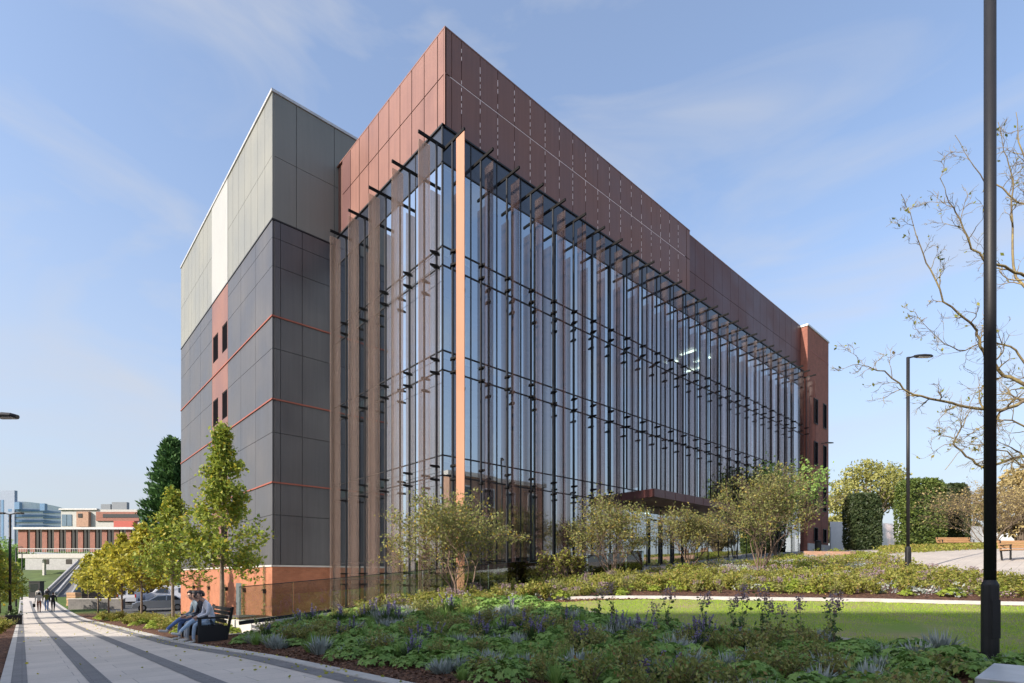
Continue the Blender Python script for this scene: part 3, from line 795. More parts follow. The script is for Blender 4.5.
b = MB(); b.box(X0-.07, X0+.1, Y0-.07, Y1, .52, .61); b.box(X0+.1, 12.45, Y0-.07, Y0+.08, .52, .61)
part('base_coping', b, M['concrete'])
b = MB(); b.box(X0+.0, X0+.1, 41.9, 42.9, -1.1, -.2); part('vent_grille', b, M['black'])
for a0 in (36.9, 33.4):
    b = MB(); b.box(X0-.035, X0-.005, a0, a0+1.0, -2.35, -.35); dr = part('service_door', b, mat('grey_door', (.10, .12, .13), .5))
    b = MB(); b.box(X0-.07, X0-.035, a0+.1, a0+.14, -1.4, -1.15); o = b.build('handle', M['trim']); o.parent = dr
for a in (29.2, 32.6, 36.2, 40.4, 44.6):
    b = MB(); b.box(X0-.16, X0-.02, a-.06, a+.06, -.85, -.62); b.box(X0-.2, X0-.16, a-.09, a+.09, -.7, -.62)
    part('wall_light', b, M['black'])
# brick stair tower at the far end
b = MB(); b.box(XE+.02, 56.8, 17.7, 30, -.5, 22.25)
# openings built as recesses: thin brick skin round them
tw = part('stair_tower', b, M['brick_red'])
b = MB(); b.box(XE-.05, 56.87, 17.63, 30, 22.25, 22.4); o = b.build('coping', M['trim']); o.parent = tw
for z0, z1 in ((13.9, 16.2), (10.1, 12.3), (6.1, 8.4), (3.2, 4.5)):
    for a0, a1 in ((52.9, 53.85), (55.3, 56.1)):
        b = MB(); f = .06
        b.box(a0, a0+f, 17.63, 17.72, z0, z1); b.box(a1-f, a1, 17.63, 17.72, z0, z1); b.box(a0+f, a1-f, 17.63, 17.72, z0, z0+f); b.box(a0+f, a1-f, 17.63, 17.72, z1-f, z1)
        wf = b.build('window', M['mullion']); wf.parent = tw
        b2 = MB(); b2.box(a0+f, a1-f, 17.66, 17.69, z0+f, z1-f); 
        o = b2.build('window_pane', M['void']); o.parent = tw
b = MB(); b.box(XE+.02, 56.85, 17.62, 17.7, -.5, 3.0); o = b.build('plinth', mat('pale_plinth', (.45, .45, .44), .7)); o.parent = tw
b = MB()
for zz in (20.2,): b.box(XE+.02, 56.8, 17.685, 17.7, zz, zz+.05)
o = b.build('brick_course', M['accent']); o.parent = tw

# climbing plants on the brick base
LEAF = {}
def leaf_quads(P_, size, rng, flat=.0, elong=1.5, dirs=None):
    """rhombic bent leaves: arrays V (n*4,3), F (n,4)"""
    n = len(P_)
    d = rng.normal(size=(n, 3)); d[:, 2] *= (1-flat)
    if dirs is not None: d = dirs + d*.5
    d /= np.linalg.norm(d, axis=1)[:, None]+1e-9
    a = rng.normal(size=(n, 3)); a -= (a*d).sum(1)[:, None]*d; a /= np.linalg.norm(a, axis=1)[:, None]+1e-9
    s = size*rng.uniform(.6, 1.25, n)[:, None]
    V = np.stack([P_-d*s*.5*elong, P_+a*s*.42, P_+d*s*.5*elong, P_-a*s*.42], 1).reshape(-1, 3)
    F = np.arange(n*4).reshape(n, 4)
    return V, F
def leafobj(name, P_, size, m, rng, parent=None, **k):
    V, F = leaf_quads(np.asarray(P_), size, rng, **k)
    return npmesh(name, V, F, m, parent=parent)
nr = np.random.default_rng(11)
for i, (a, hh) in enumerate(((29.3, 2.6), (32.8, 1.8), (36.5, 1.9), (40.6, 2.3), (45.0, 2.4))):
    z0 = h(8.9, a); t = thing('climbing_plant', ['tall climber at the brick corner nearest the glazing', 'young climber on the orange brick beside the grey doors', 'thin climber between the two grey service doors', 'climber rising up the orange brick past the second door', 'climber at the far end of the orange brick base'][i], 'plant', (9.27, a, z0), group='climbers on the orange brick base')
    b = MB(); 
    for s in range(4):
        pts = [(0, (s-1.5)*.06, 0)]
        for k in range(8): pts.append((-.01*(k % 2), pts[-1][1]+random.Random(i*9+s*3+k).uniform(-.09, .09), (k+1)*hh/8))
        b.tube(pts, .008, 4)
    b.build('stem', M['twig'], t)
    n = 260; zz = nr.uniform(0, 1, n)**1.1*hh; w = .34*(1-zz/hh*.75)
    P_ = np.c_[nr.uniform(-.06, .03, n), nr.normal(0, 1, n)*w*.5, zz]
    leafobj('leaves', P_, .055, M['lf_fern'], nr, t)

# ------------------------------------------------------------------ lamps
def arm_lamp(label, p, q, base_h, htot, r0, rb, arm, ang, group, z=None, head=.55, double=False):
    z = h(p, q) if z is None else z
    t = thing('street_lamp', label, 'street lamp', (p, q, z), ang, group)
    b = MB(); b.lathe([(rb, -.15), (rb, base_h*.93), (rb*.98, base_h*.95), (r0*1.02, base_h)], 20); b.build('base_sleeve', M['black'], t, smooth=False)
    b = MB(); b.lathe([(r0, base_h*.98), (r0*.98, htot)], 20); b.build('pole', M['black'], t, smooth=True)
    b = MB(); b.box(-rb*.55, rb*.55, -rb*1.035, -rb*.8, .35*base_h, .78*base_h); b.box(-rb*.15, rb*.15, -rb*1.06, -rb*1.0, .5*base_h, .53*base_h); b.build('access_door', M['black'], t)
    for sgn in ((1, -1) if double else (1,)):
        b = MB(); b.bar((0, 0, htot-.03), (sgn*arm, 0, htot+.03), .06, .05); b.build('arm', M['black'], t)
        b = MB(); x0 = sgn*arm; L = sgn*head
        prof = [(0, .05, .04), (.15, .1, .05), (.5, .14, .06), (.85, .12, .05), (1, .05, .03)]
        vs = []; fs = []
        for f, w, tk in prof:
            vs += [(x0+L*f, -w, htot+.04), (x0+L*f, -w*.7, htot+.04+tk), (x0+L*f, w*.7, htot+.04+tk), (x0+L*f, w, htot+.04), (x0+L*f, w*.9, htot+.01), (x0+L*f, -w*.9, htot+.01)]
        for i in range(4):
            for k in range(6): fs.append((6*i+k, 6*i+(k+1) % 6, 6*i+6+(k+1) % 6, 6*i+6+k))
        fs += [tuple(range(6)), tuple(range(24, 30))]
        b.add(vs, fs); hd = b.build('lamp_head', M['black'], t)
        b = MB(); b.box(min(x0+L*.2, x0+L*.85), max(x0+L*.2, x0+L*.85), -.09, .09, htot-.002, htot+.008); o = b.build('lens', M['lamp_lens']); o.parent = hd
    return t
gr = 'black street lamps'
p_, q_ = W(990, 6.9)
arm_lamp('thick black lamp column close by at the right, rising out of the picture', p_, q_, 1.13, 9.2, .064, .092, .5, R(-42), gr, z=-1.17)
p_, q_ = W(908, 22)
arm_lamp('slim black street lamp with one flat head beside the paved plaza', p_, q_, 1.13, 8.85, .062, .105, .25, R(-42), gr, z=.12, head=.75)
p_, q_ = W(820.5, 50)
arm_lamp('distant black lamp in front of the brick stair tower', p_, q_, 1.0, 10.2, .06, .1, .4, R(-42), gr, z=2.2, head=.8)
p_, q_ = W(-9, 11.6)
arm_lamp('nearest lamp on the left edge, only its head in view', p_, q_, 1.1, 5.15, .06, .09, .05, R(-42), gr, head=.52)
for i, (u, y, top) in enumerate(((10, 30, 514), (16, 58, 547.5), (22, 76, 553.5))):
    p_, q_ = W(u, y); zt = (577-top)/FPX*y
    arm_lamp(['twin headed black lamp beside the left trees', 'second black lamp along the left path edge', 'farthest black lamp along the left path edge'][i], p_, q_, 1.1, zt-h(p_, q_), .06, .09, .25, R(-42), gr, head=.5, double=(i != 1))

# ------------------------------------------------------------------ trees
def tubes_np(polys, n=5):
    """polys: list of (pts list, radii list) -> V,F"""
    V = []; F = []; o = 0
    cs = [(math.cos(2*PI*k/n), math.sin(2*PI*k/n)) for k in range(n)]
    for pts, rad in polys:
        ref = None; L = len(pts)
        for i in range(L):
            d = (pts[min(i+1, L-1)]-pts[max(i-1, 0)]); d = d.normalized() if d.length > 1e-9 else Vector((0, 0, 1))
            if ref is None: ref = Vector((1, 0, 0)) if abs(d.x) < .7 else Vector((0, 1, 0))
            a = (ref-d*ref.dot(d)).normalized(); ref = a; bb = d.cross(a)
            for c, s in cs: V.append(pts[i]+(a*c+bb*s)*rad[i])
        for i in range(L-1):
            for k in range(n): F.append((o+i*n+k, o+i*n+(k+1) % n, o+(i+1)*n+(k+1) % n, o+(i+1)*n+k))
        o += L*n
    return np.array([tuple(v) for v in V]), np.array(F)
def rv(rg): return Vector((rg.gauss(0, 1), rg.gauss(0, 1), rg.gauss(0, 1)))
def grow(polys, tips, rg, pos, d, L, r, lvl, P):
    n = P.get('steps', 4); pts = [pos.copy()]; rad = [r]; p = pos.copy(); dd = d.copy()
    kids = []
    for i in range(n):
        dd = (dd + rv(rg)*P['wig'] + Vector((0, 0, P['up'][min(lvl, len(P['up'])-1)]))).normalized()
        p = p+dd*L/n; pts.append(p.copy()); rad.append(r*(1-(i+1)/n*P.get('taper', .45)))
        if lvl < P['max'] and i >= P.get('first', 1)-1 and rg.random() < P['side']: kids.append((p.copy(), dd.copy(), rad[-1]))
        if lvl >= P['leaf']: tips.append((p.copy(), dd.copy()))
    polys.append((pts, rad))
    if lvl < P['max']:
        for k in range(P['fork']): kids.append((p.copy(), dd.copy(), rad[-1]))
        for kp, kd, kr in kids:
            ax = rv(rg); ax = (ax-kd*ax.dot(kd)).normalized(); ang = rg.uniform(*P['ang'])
            nd = (kd*math.cos(ang)+ax*math.sin(ang)).normalized()
            grow(polys, tips, rg, kp, nd, L*rg.uniform(*P['len']), max(kr*.72, P['rmin']), lvl+1, P)
def finish_tree(t, polys, tips, nleaf, size, lm, bm, seed, spread=.1, n=5, lname='leaves', wname='branches'):
    V, F = tubes_np(polys, n); o = npmesh(wname, V, F, bm, parent=t)
    if nleaf and tips:
        g = np.random.default_rng(seed); T = np.array([tuple(a) for a, _ in tips]); i = g.integers(0, len(T), nleaf)
        leafobj(lname, T[i]+g.normal(0, spread, (nleaf, 3)), size, lm, g, t)
def fit(polys, tips, height, width):
    """scale a grown skeleton so that its crown has the wanted size"""
    A = np.array([tuple(p) for pts, _ in polys for p in pts])
    w = (np.percentile(A[:, :2], 98, axis=0)-np.percentile(A[:, :2], 2, axis=0)).mean(); z = A[:, 2].max()
    sx, sz = width/w, height/z
    f = lambda v: Vector((v.x*sx, v.y*sx, v.z*sz))
    return [([f(p) for p in pts], rad) for pts, rad in polys], [(f(a), d) for a, d in tips]
def shrub_tree(label, u, v, height, width, seed, nleaf, lm, bm=None, stems=5, group='small multi stemmed trees on the bank', lsize=.07, spread=.09, y=None, name='multi_stem_tree', fork=2):
    if y is None: p, q, z, _ = G(u, v)
    else: p, q = W(u, y); z = h(p, q)
    t = thing(name, label, 'tree', (p, q, z-.03), 0, group); rg = random.Random(seed)
    polys, tips = [], []
    P = dict(wig=.13, up=[.12, .07, .05, .03, .02], max=4, leaf=3, side=.5, fork=fork, ang=(.25, .65), len=(.62, .85), rmin=.0045, steps=4, taper=.4)
    for s in range(stems):
        a = 2*PI*s/stems+rg.uniform(-.4, .4); lean = rg.uniform(.25, .65)
        d = Vector((math.cos(a)*lean, math.sin(a)*lean, 1)).normalized()
        grow(polys, tips, rg, Vector((math.cos(a)*.07, math.sin(a)*.07, 0)), d, 1.35, rg.uniform(.03, .045), 0, P)
    polys, tips = fit(polys, tips, height, width)
    finish_tree(t, polys, tips, nleaf, lsize, lm, bm or M['bark_pale'], seed, spread, 4)
    return t
shrub_tree('wide multi stemmed tree with pale leaves before the glazed corner', 457, 596, 3.8, 4.0, 1, 9500, M['lf_pale'], y=17.7)
shrub_tree('rounded twiggy tree with thin pale leaves left of the entrance canopy', 612, 568, 4.1, 3.9, 2, 8500, M['lf_pale'], y=23.4)
shrub_tree('dark leaved multi stemmed tree close under the entrance canopy', 690, 560, 3.3, 3.3, 3, 6000, M['lf_pale'], y=27.5)
shrub_tree('tallest of the bank trees, twiggy and pale leaved, right of the canopy', 760, 574, 4.9, 4.2, 4, 7500, M['lf_pale'])
shrub_tree('round bushy dark green tree against the far end of the glazing', 776, 556, 7.6, 4.6, 6, 6500, M['lf_ger'], y=40, lsize=.16, spread=.2)
for i, (u, v) in enumerate(((545, 21.2), (566, 22.4), (579, 22.9))):
    shrub_tree(['slim sapling, leftmost of three beside the retaining wall', 'slim upright sapling, middle one of three beside the retaining wall', 'slim upright sapling, right one of three beside the retaining wall'][i], u, 0, 1.6, .6, 20+i, 420, M['lf_bank'], stems=3, group='saplings beside the retaining wall', lsize=.09, name='sapling', y=v)
# pale bare tree near the hoarding, far right
shrub_tree('pale almost leafless tree in front of the white hoarding', 990, 552, 5.6, 6.4, 9, 2600, M['lf_orange'], y=40, bm=M['twig'], group='trees beyond the plaza', lsize=.10, stems=6)

# avenue trees: straight stem, conical crown in tiers
def avenue_tree(label, p, q, height, clear, width, seed, nleaf, lm, lsize, group):
    z = h(p, q); t = thing('avenue_tree', label, 'tree', (p, q, z-.03), 0, group); rg = random.Random(seed)
    b = MB(); pts = []; k = 9
    for i in range(k+1): f = i/k; pts.append((rg.gauss(0, .02)*f*2, rg.gauss(0, .02)*f*2, height*.97*f))
    b.tube(pts, [.075*(1-f/k)**.8*(height/7)+.008 for f in range(k+1)], 9); b.build('trunk', M['bark'], t, smooth=True)
    polys, tips = [], []
    P = dict(wig=.16, up=[.05, .04, .02], max=2, leaf=1, side=.75, fork=2, ang=(.35, .8), len=(.5, .7), rmin=.004, steps=4, taper=.5)
    nb = 46
    for i in range(nb):
        f = ((i+rg.random())/nb)**1.25; zz = clear+(height-clear)*.97*f
        prof = (1-f)**.8*(.8+.3*min(f*5, 1))
        L = width*.5*prof*rg.uniform(.6, 1.1)+.05
        a = i*2.4+rg.uniform(-.4, .4); el = .1+.55*f
        polys_before = len(polys)
        grow(polys, tips, rg, Vector((0, 0, zz)), Vector((math.cos(a), math.sin(a), math.tan(el))).normalized(), L*(.72-.2*f), .018*(1-f*.6), 0, P)
    finish_tree(t, polys, tips, nleaf, lsize, lm, M['bark'], seed, .10, 4)
    return t
AV = [(19.7, 7.0, 2.2, 2.5, M['lf_maple'], 9000, .10), (27.5, 6.0, 2.0, 2.7, M['lf_maple'], 5500, .11), (35.9, 5.4, 1.9, 3.0, M['lf_yellow'], 3200, .16), (43.8, 5.6, 1.9, 3.0, M['lf_yellow'], 2600, .18), (51.3, 5.6, 1.9, 3.0, M['lf_yellow'], 2200, .2), (59.0, 5.4, 2, 3.2, M['lf_yellow'], 1800, .22), (68, 5.4, 2, 3, M['lf_yellow'], 1300, .22)]
AL = ['tallest green conical avenue tree, just behind the black bench', 'green and yellow avenue tree second from the bench', 'yellow avenue tree third from the bench, above the silver car', 'yellow avenue tree fourth from the bench', 'yellow avenue tree fifth from the bench', 'yellow avenue tree sixth from the bench', 'smallest and farthest yellow tree of the avenue row']
for i, (q, ht, cl, wd, lm, nl, ls) in enumerate(AV):
    avenue_tree(AL[i], 4.9, q, ht, cl, wd, 40+i, nl, lm, ls, 'avenue trees along the right of the path')
for i, (p, q, ht) in enumerate(((-1.9, 41, 5.6), (-1.6, 52, 5.6), (-1.4, 64, 5.4))):
    avenue_tree(['nearest green tree on the left edge of the picture', 'middle green tree left of the path', 'farthest green tree left of the path'][i], p, q, ht, 1.7, 3.4, 60+i, 3000, M['lf_maple'], .17, 'trees left of the path')

# conifer behind the side block
def conifer(label, u, y, z0, height, width, seed):
    p, q = W(u, y); t = thing('conifer', label, 'tree', (p, q, z0)); rg = random.Random(seed)
    b = MB(); b.tube([(0, 0, 0), (0, 0, height)], [.3, .03], 8); b.build('trunk', M['bark'], t)
    polys = []; P_ = []; D_ = []
    for i in range(260):
        f = rg.random()**.8; zz = height*(.08+.9*f); L = width*.5*(1-f)**.8*rg.uniform(.7, 1.1)+.25; a = rg.uniform(0, 2*PI)
        tip = Vector((math.cos(a)*L, math.sin(a)*L, zz+L*.30)); polys.append(([Vector((0, 0, zz-.2)), tip*.5+Vector((0, 0, zz*.5)), tip], [.05, .03, .01]))
        for k in range(75):
            g = rg.uniform(.3, 1.05); c = Vector((math.cos(a)*L*g, math.sin(a)*L*g, zz+L*.3*g)); s = .12+.25*(1-abs(g-.65))
            P_.append((c.x+rg.gauss(0, s), c.y+rg.gauss(0, s), c.z+rg.gauss(0, s*.7))); D_.append((math.cos(a), math.sin(a), .9))
    V, F = tubes_np(polys, 4); npmesh('branches', V, F, M['bark'], parent=t)
    leafobj('needles', np.array(P_), .28, M['lf_conifer'], np.random.default_rng(seed), t, elong=2.4, dirs=np.array(D_))
conifer('dark green conifer rising behind the charcoal block', 172, 72, -3, 21.5, 11, 3)

# broad crowned background trees
def crown_tree(label, u, y, z0, height, width, seed, lm, nleaf, ls, group, bm=None, name='broadleaf_tree', lobes=16, clear=.25):
    p, q = W(u, y); t = thing(name, label, 'tree', (p, q, z0), 0, group); rg = random.Random(seed); g = np.random.default_rng(seed)
    cz = height*(clear+1)/2; rz_ = height*(1-clear)/2
    cl = []
    polys = []
    for i in range(lobes):
        d = rv(rg).normalized(); d.z = d.z*.9+.1
        c = Vector((d.x*width*.36, d.y*width*.36, cz+d.z*rz_*.68)); cl.append((c, width*rg.uniform(.13, .22)))
        m = Vector((c.x*.35, c.y*.35, height*clear+(c.z-height*clear)*.45)); polys.append(([Vector((0, 0, 0)), Vector((0, 0, height*clear*.8)), m, c], [height*.022, height*.018, height*.010, height*.003]))
    P_ = []
    for c, r in cl:
        n = nleaf//lobes; dd = g.normal(size=(n, 3)); dd /= np.linalg.norm(dd, axis=1)[:, None]; rr = r*g.uniform(.35, 1.12, n)**.6
        P_.append(np.array(tuple(c))+dd*rr[:, None]*np.array([1, 1, .8]))
    V, F = tubes_np(polys, 6); npmesh('trunk', V, F, bm or M['bark'], parent=t)
    leafobj('crown', np.concatenate(P_), ls, lm, g, t)
crown_tree('big yellow autumn tree behind the clipped hedge blocks', 868, 78, 1.5, 15.6, 11.0, 5, M['lf_autumn'], 7500, .30, 'trees beyond the plaza', lobes=26, clear=.32)
crown_tree('lower yellow tree between the stair tower and the hedge block', 838, 88, 1.5, 9, 7, 6, M['lf_autumn'], 5000, .32, 'trees beyond the plaza')
crown_tree('orange tinged tree at the right edge behind the bench', 1022, 45, 1.5, 8.2, 6.5, 7, M['lf_orange'], 7000, .2, 'trees beyond the plaza', lobes=24, clear=.12)
crown_tree('bushy tree beyond the hoarding in the gap', 968, 74, 1.5, 10.0, 5, 12, M['lf_autumn'], 1800, .3, 'trees beyond the plaza')

# clipped hedges
def hedge(label, u0, u1, y, z0, z1, seed, lm, dp=1.9):
    um = (u0+u1)/2; p, q = W(um, y+.9); w = (u1-u0)/FPX*y*.90
    t = thing('clipped_hedge', label, 'hedge', (p, q, z0), YAW, 'clipped evergreen blocks'); g = np.random.default_rng(seed)
    hh = z1-z0; n = 9000
    b = MB(); b.bbox(-w/2+.25, w/2-.25, -dp/2+.25, dp/2-.25, 0, hh-.3, .5); b.build('inner_twigs', M['lf_hedge2'], t)
    # points on the rounded shell
    P_ = g.uniform(-1, 1, (n*3, 3)); m = np.abs(P_).max(1); P_ = P_/m[:, None]
    k = (np.abs(P_)**5).sum(1)**(1/5); P_ = P_/k[:, None]*1.02
    P_ = P_[P_[:, 1] < .8][:n]
    P_ = P_*np.array([w/2, dp/2, hh/2])*(1+g.normal(0, .022, (len(P_), 1))) + np.array([0, 0, hh/2])
    P_ = P_[P_[:, 2] > 0]
    bump = 1+.03*np.sin(P_[:, 2]*3.1+seed)*np.cos(P_[:, 0]*3)
    P_[:, 0] *= bump; P_[:, 1] *= bump
    leafobj('foliage', P_, .17, lm, g, t)
zt = lambda v, y: (577-v)/FPX*y
hedge('rounded dark hedge block standing alone left of the plaza lamp', 846, 878, 46, zt(551, 46), zt(494, 46), 1, M['lf_hedge2'])
hedge('large brighter clipped hedge block right of the plaza lamp', 897, 943, 46, zt(549, 46), zt(479, 46), 2, M['lf_hedge'])
hedge('darker hedge block behind the larger one', 940, 965, 49, zt(547, 49), zt(484, 49), 3, M['lf_hedge2'])

# big half bare tree at the right, its trunk out of the picture
def pix(u, v, y):
    p, q = W(u, y); return Vector((p, q, (577-v)/FPX*y))
p0, q0 = W(1108, 12.5); z0 = h(p0, q0)
t = thing('lichened_tree', 'large nearly bare tree with yellow lichened branches reaching in from the right', 'tree', (p0, q0, z0))
O = Vector((p0, q0, z0)); polys, tips = [], []
trunk = [O, pix(1104, 560, 12.5), pix(1098, 480, 12.4), pix(1085, 400, 12.3), pix(1075, 300, 12.2), pix(1070, 200, 12.2), pix(1072, 90, 12.3)]
polys.append(([a-O for a in trunk], [.22, .19, .17, .14, .11, .07, .04]))
limbs = [([(1088, 425, 12.3), (1050, 400, 12.0), (1024, 402, 11.8), (1000, 411, 11.7), (985, 410, 11.5), (958, 405, 11.4), (930, 399, 11.2), (905, 390, 11.1), (885, 372, 11), (868, 366, 10.9), (852, 365, 10.8)], .05),
         ([(1095, 500, 12.4), (1060, 462, 12.2), (1024, 456, 12.0), (998, 463, 12), (984, 467, 11.8), (965, 457, 11.7), (953, 443, 11.6), (960, 430, 11.5), (970, 411, 11.4), (973, 398, 11.3)], .042),
         ([(1090, 430, 12.3), (1050, 408, 12.6), (1024, 384, 12.6), (1004, 374, 12.6), (986, 357, 12.5), (979, 345, 12.4), (977, 330, 12.3), (965, 320, 12.2), (945, 300, 12), (930, 270, 11.9), (921, 246, 11.8), (909, 215, 11.7), (901, 194, 11.6)], .048),
         ([(1076, 310, 12.2), (1045, 290, 11.6), (1020, 275, 11.3), (1003, 266, 11.1), (985, 262, 11), (968, 240, 10.9), (955, 212, 10.8), (947, 195, 10.7), (940, 178, 10.6)], .038),
         ([(1078, 330, 12.2), (1040, 300, 12.6), (1016, 278, 12.8), (1011, 240, 12.8), (1013, 200, 12.7), (1012, 172, 12.6), (1004, 150, 12.5), (998, 122, 12.5)], .036),
         ([(1088, 440, 12.3), (1055, 430, 12.6), (1020, 352, 13), (1005, 345, 13), (985, 340, 13), (965, 350, 13), (945, 345, 12.9), (930, 330, 12.9), (915, 312, 12.8)], .03),
         ([(1074, 260, 12.2), (1050, 220, 12.0), (1034, 180, 12), (1020, 140, 11.9), (1016, 112, 11.9)], .035),
         ([(1074, 230, 12.2), (1040, 210, 12.8), (1010, 195, 13), (985, 180, 13.1), (970, 160, 13), (955, 135, 13)], .028),
         ([(1090, 460, 12.3), (1050, 445, 11.6), (1024, 425, 11.3), (1005, 420, 11.3), (985, 423, 11.2), (962, 440, 11.1), (940, 436, 11)], .026),
         ([(1096, 500, 12.4), (1060, 475, 11.6), (1030, 470, 11.3), (1005, 452, 11.2), (985, 445, 11.0), (965, 446, 11), (945, 470, 11)], .024)]
rg = random.Random(77)
P = dict(wig=.24, up=[.03, .04, .03], max=2, leaf=1, side=.55, fork=1, ang=(.3, .85), len=(.5, .8), rmin=.0042, steps=5, taper=.55)
for pts, r in limbs:
    L = [pix(*a)-O for a in pts]; L2 = []; n = len(L)
    for i in range(n-1):
        for k in range(3): f = k/3; L2.append(L[i].lerp(L[i+1], f)+rv(rg)*.018)
    L2.append(L[-1]); m = len(L2)
    rad = [max(r*(1-i/m)**.9, .006) for i in range(m)]
    polys.append((L2, rad))
    for i in range(3, m):
        if rg.random() < .62:
            d = (L2[i]-L2[i-1]).normalized(); ax = rv(rg); ax = (ax-d*ax.dot(d)).normalized(); a = rg.uniform(.5, 1.1)
            grow(polys, tips, rg, L2[i], (d*math.cos(a)+ax*math.sin(a)).normalized(), rg.uniform(.3, .75)*(1.05-.65*i/m), max(rad[i]*.55, .006), 0, P)
finish_tree(t, polys, tips, 330, .058, M['lf_bank'], M['bark_yellow'], 5, .04, 5)

# ------------------------------------------------------------------ street furniture on the right
def park_bench(label, u, y, ang, zoff=0, length=1.8):
    p, q = W(u, y); t = thing('park_bench', label, 'bench', (p, q, h(p, q)+zoff), ang, 'timber benches on the plaza')
    L = length/2
    b = MB()
    for k in range(4): b.bbox(-L, L, -.22+k*.115, -.12+k*.115, .42, .46, .008)
    b.build('seat', M['wood'], t)
    b = MB()
    for k in range(3): b.bar((-L, .25+k*.03, .56+k*.12), (L, .25+k*.03, .56+k*.12), .03, .1, up=(0, 0, 1))
    b.build('backrest', M['wood'], t)
    for s in (-1, 1):
        b = MB(); xx = s*(L-.12)
        b.bar((xx, -.2, 0), (xx, -.2, .64), .05, .05); b.bar((xx, .2, 0), (xx, .32, .88), .05, .05); b.bar((xx, -.22, .40), (xx, .24, .40), .05, .04); b.bar((xx, -.24, .64), (xx, .26, .64), .06, .03)
        b.build('leg_frame', M['black'], t)
park_bench('long timber bench with its back against the dark hedge', 956, 41, YAW, 0, 2.6)
park_bench('timber bench with black frame cut by the right edge of the picture', 1021, 23, YAW, 0, 1.5)
# low brick wall of the raised bed
pw = [W(806, 37), W(853, 33)]
lw = thing('low_brick_wall', 'low brown brick wall of a raised bed near the stair tower', 'wall', (pw[0][0], pw[0][1], 1.3))
b = MB()
zz = (577-551)/FPX*37
wall_seg(b, pw[0], pw[1], .6, zz, (577-551.5)/FPX*33, .35); rel(b.build('wall', M['brick_low']), lw)
b = MB()
# white hoarding in panels
hd = thing('site_hoarding', 'white panelled hoarding beyond the clipped hedges', 'fence', (*W(830, 56), 2.0), YAW)
uu = 822; k = 0
y = 56
x0 = 0
for k in range(16):
    wdt = 1.22
    b = MB(); b.box(x0+.01, x0+wdt-.01, 0, .05, -.1, 3.5-.08*k*.5+.25); b.build('panel', M['trim'] if k % 5 == 2 else mat('white_board', (.72, .73, .76), .6, var=.05), hd)
    x0 += wdt
for k in range(5):
    b = MB(); b.box(k*4.88-.05, k*4.88+.05, -.06, -.005, -.1, 3.2); b.build('post', mat('grey_post', (.3, .3, .32), .5), hd)
# small litter bin / bikes by the hoarding
tb = thing('bollard_bin', 'small dark litter bin at the foot of the stair tower', 'bin', (*W(818, 44), h(*W(818, 44))))
b = MB(); b.lathe([(.2, 0), (.24, .05), (.24, .85), (.2, .9)], 14); b.build('body', M['black'], tb); b = MB(); b.lathe([(.26, .9), (.26, .95), (.08, 1.02)], 14); b.build('lid', M['black'], tb)
# stone block seat at the bottom right
sb = thing('stone_seat', 'pale stone block seat cut by the bottom right corner', 'seat', (6.27, .76, -1.35), 0)
b = MB(); b.bbox(.02, 1.15, -2.6, 0, 0, .40, .012); b.build('block', M['brick_low'], sb)
b = MB(); b.bbox(0, 1.18, -2.65, .02, .40, .46, .01); b.build('top_slab', M['trim'], sb)
p_, q_ = W(975, 7.9)

# ------------------------------------------------------------------ black bench and people
BQ = 16.1
bn = thing('black_bench', 'black slatted bench with arm panels beside the path, three people sitting on it', 'bench', (3.85, BQ+.95, h(3.85, BQ+.9)+.02))
b = MB()
for k in range(5): b.box(-.42+k*.13, -.42+k*.13+.11, -.95, .95, .41, .45)
b.build('seat', M['black'], bn)
b = MB()
for k in range(4): b.bar((.27+k*.035, -.95, .52+k*.11), (.27+k*.035, .95, .52+k*.11), .025, .09)
b.build('backrest', M['black'], bn)
for s in (-1, 1):
    b = MB(); yy = s*.97
    b.box(-.42, -.34, yy-.03, yy+.03, 0, .62); b.box(-.44, .30, yy-.035, yy+.035, .62, .67); b.box(-.34, .28, yy-.02, yy+.02, .02, .42); b.bar((.25, yy, 0), (.42, yy, .92), .07, .06)
    b.build('arm_panel', M['black'], bn)

DG = None
def skin_body(name, joints, edges, rads, parent, mats, bone_mat, extra=None, sub=1):
    me = bpy.data.meshes.new(name+'_cage'); me.from_pydata([tuple(j) for j in joints], edges, [])
    o = bpy.data.objects.new(name+'_cage', me); COL.objects.link(o)
    m = o.modifiers.new('s', 'SKIN'); m.use_smooth_shade = True; m.branch_smoothing = .3
    lay = me.skin_vertices[0] if me.skin_vertices else None
    if lay is None:
        bpy.context.view_layer.update()
        lay = me.skin_vertices[0] if me.skin_vertices else me.attributes
    for i, r in enumerate(rads):
        lay.data[i].radius = (r, r) if not hasattr(r, '__len__') else r
        lay.data[i].use_root = (i == 0)
    s = o.modifiers.new('d', 'SUBSURF'); s.levels = sub; s.render_levels = sub
    dg = bpy.context.evaluated_depsgraph_get(); ev = o.evaluated_get(dg)
    m2 = bpy.data.meshes.new_from_object(ev); m2.name = name
    bpy.data.objects.remove(o)
    m2.materials.clear()
    for mm in mats: m2.materials.append(mm)
    J = [Vector(j) for j in joints]
    for f in m2.polygons:
        c = f.center; best = 1e9; bi = 0
        for (a, b_), mi in bone_mat:
            A, B = J[a], J[b_]; ab = B-A; tt = max(0, min(1, (c-A).dot(ab)/max(ab.length_squared, 1e-9))); dd = (c-(A+ab*tt)).length
            if dd < best: best = dd; bi = mi
        f.material_index = bi; f.use_smooth = True
    ob = bpy.data.objects.new(name, m2); COL.objects.link(ob); ob.parent = parent
    return ob
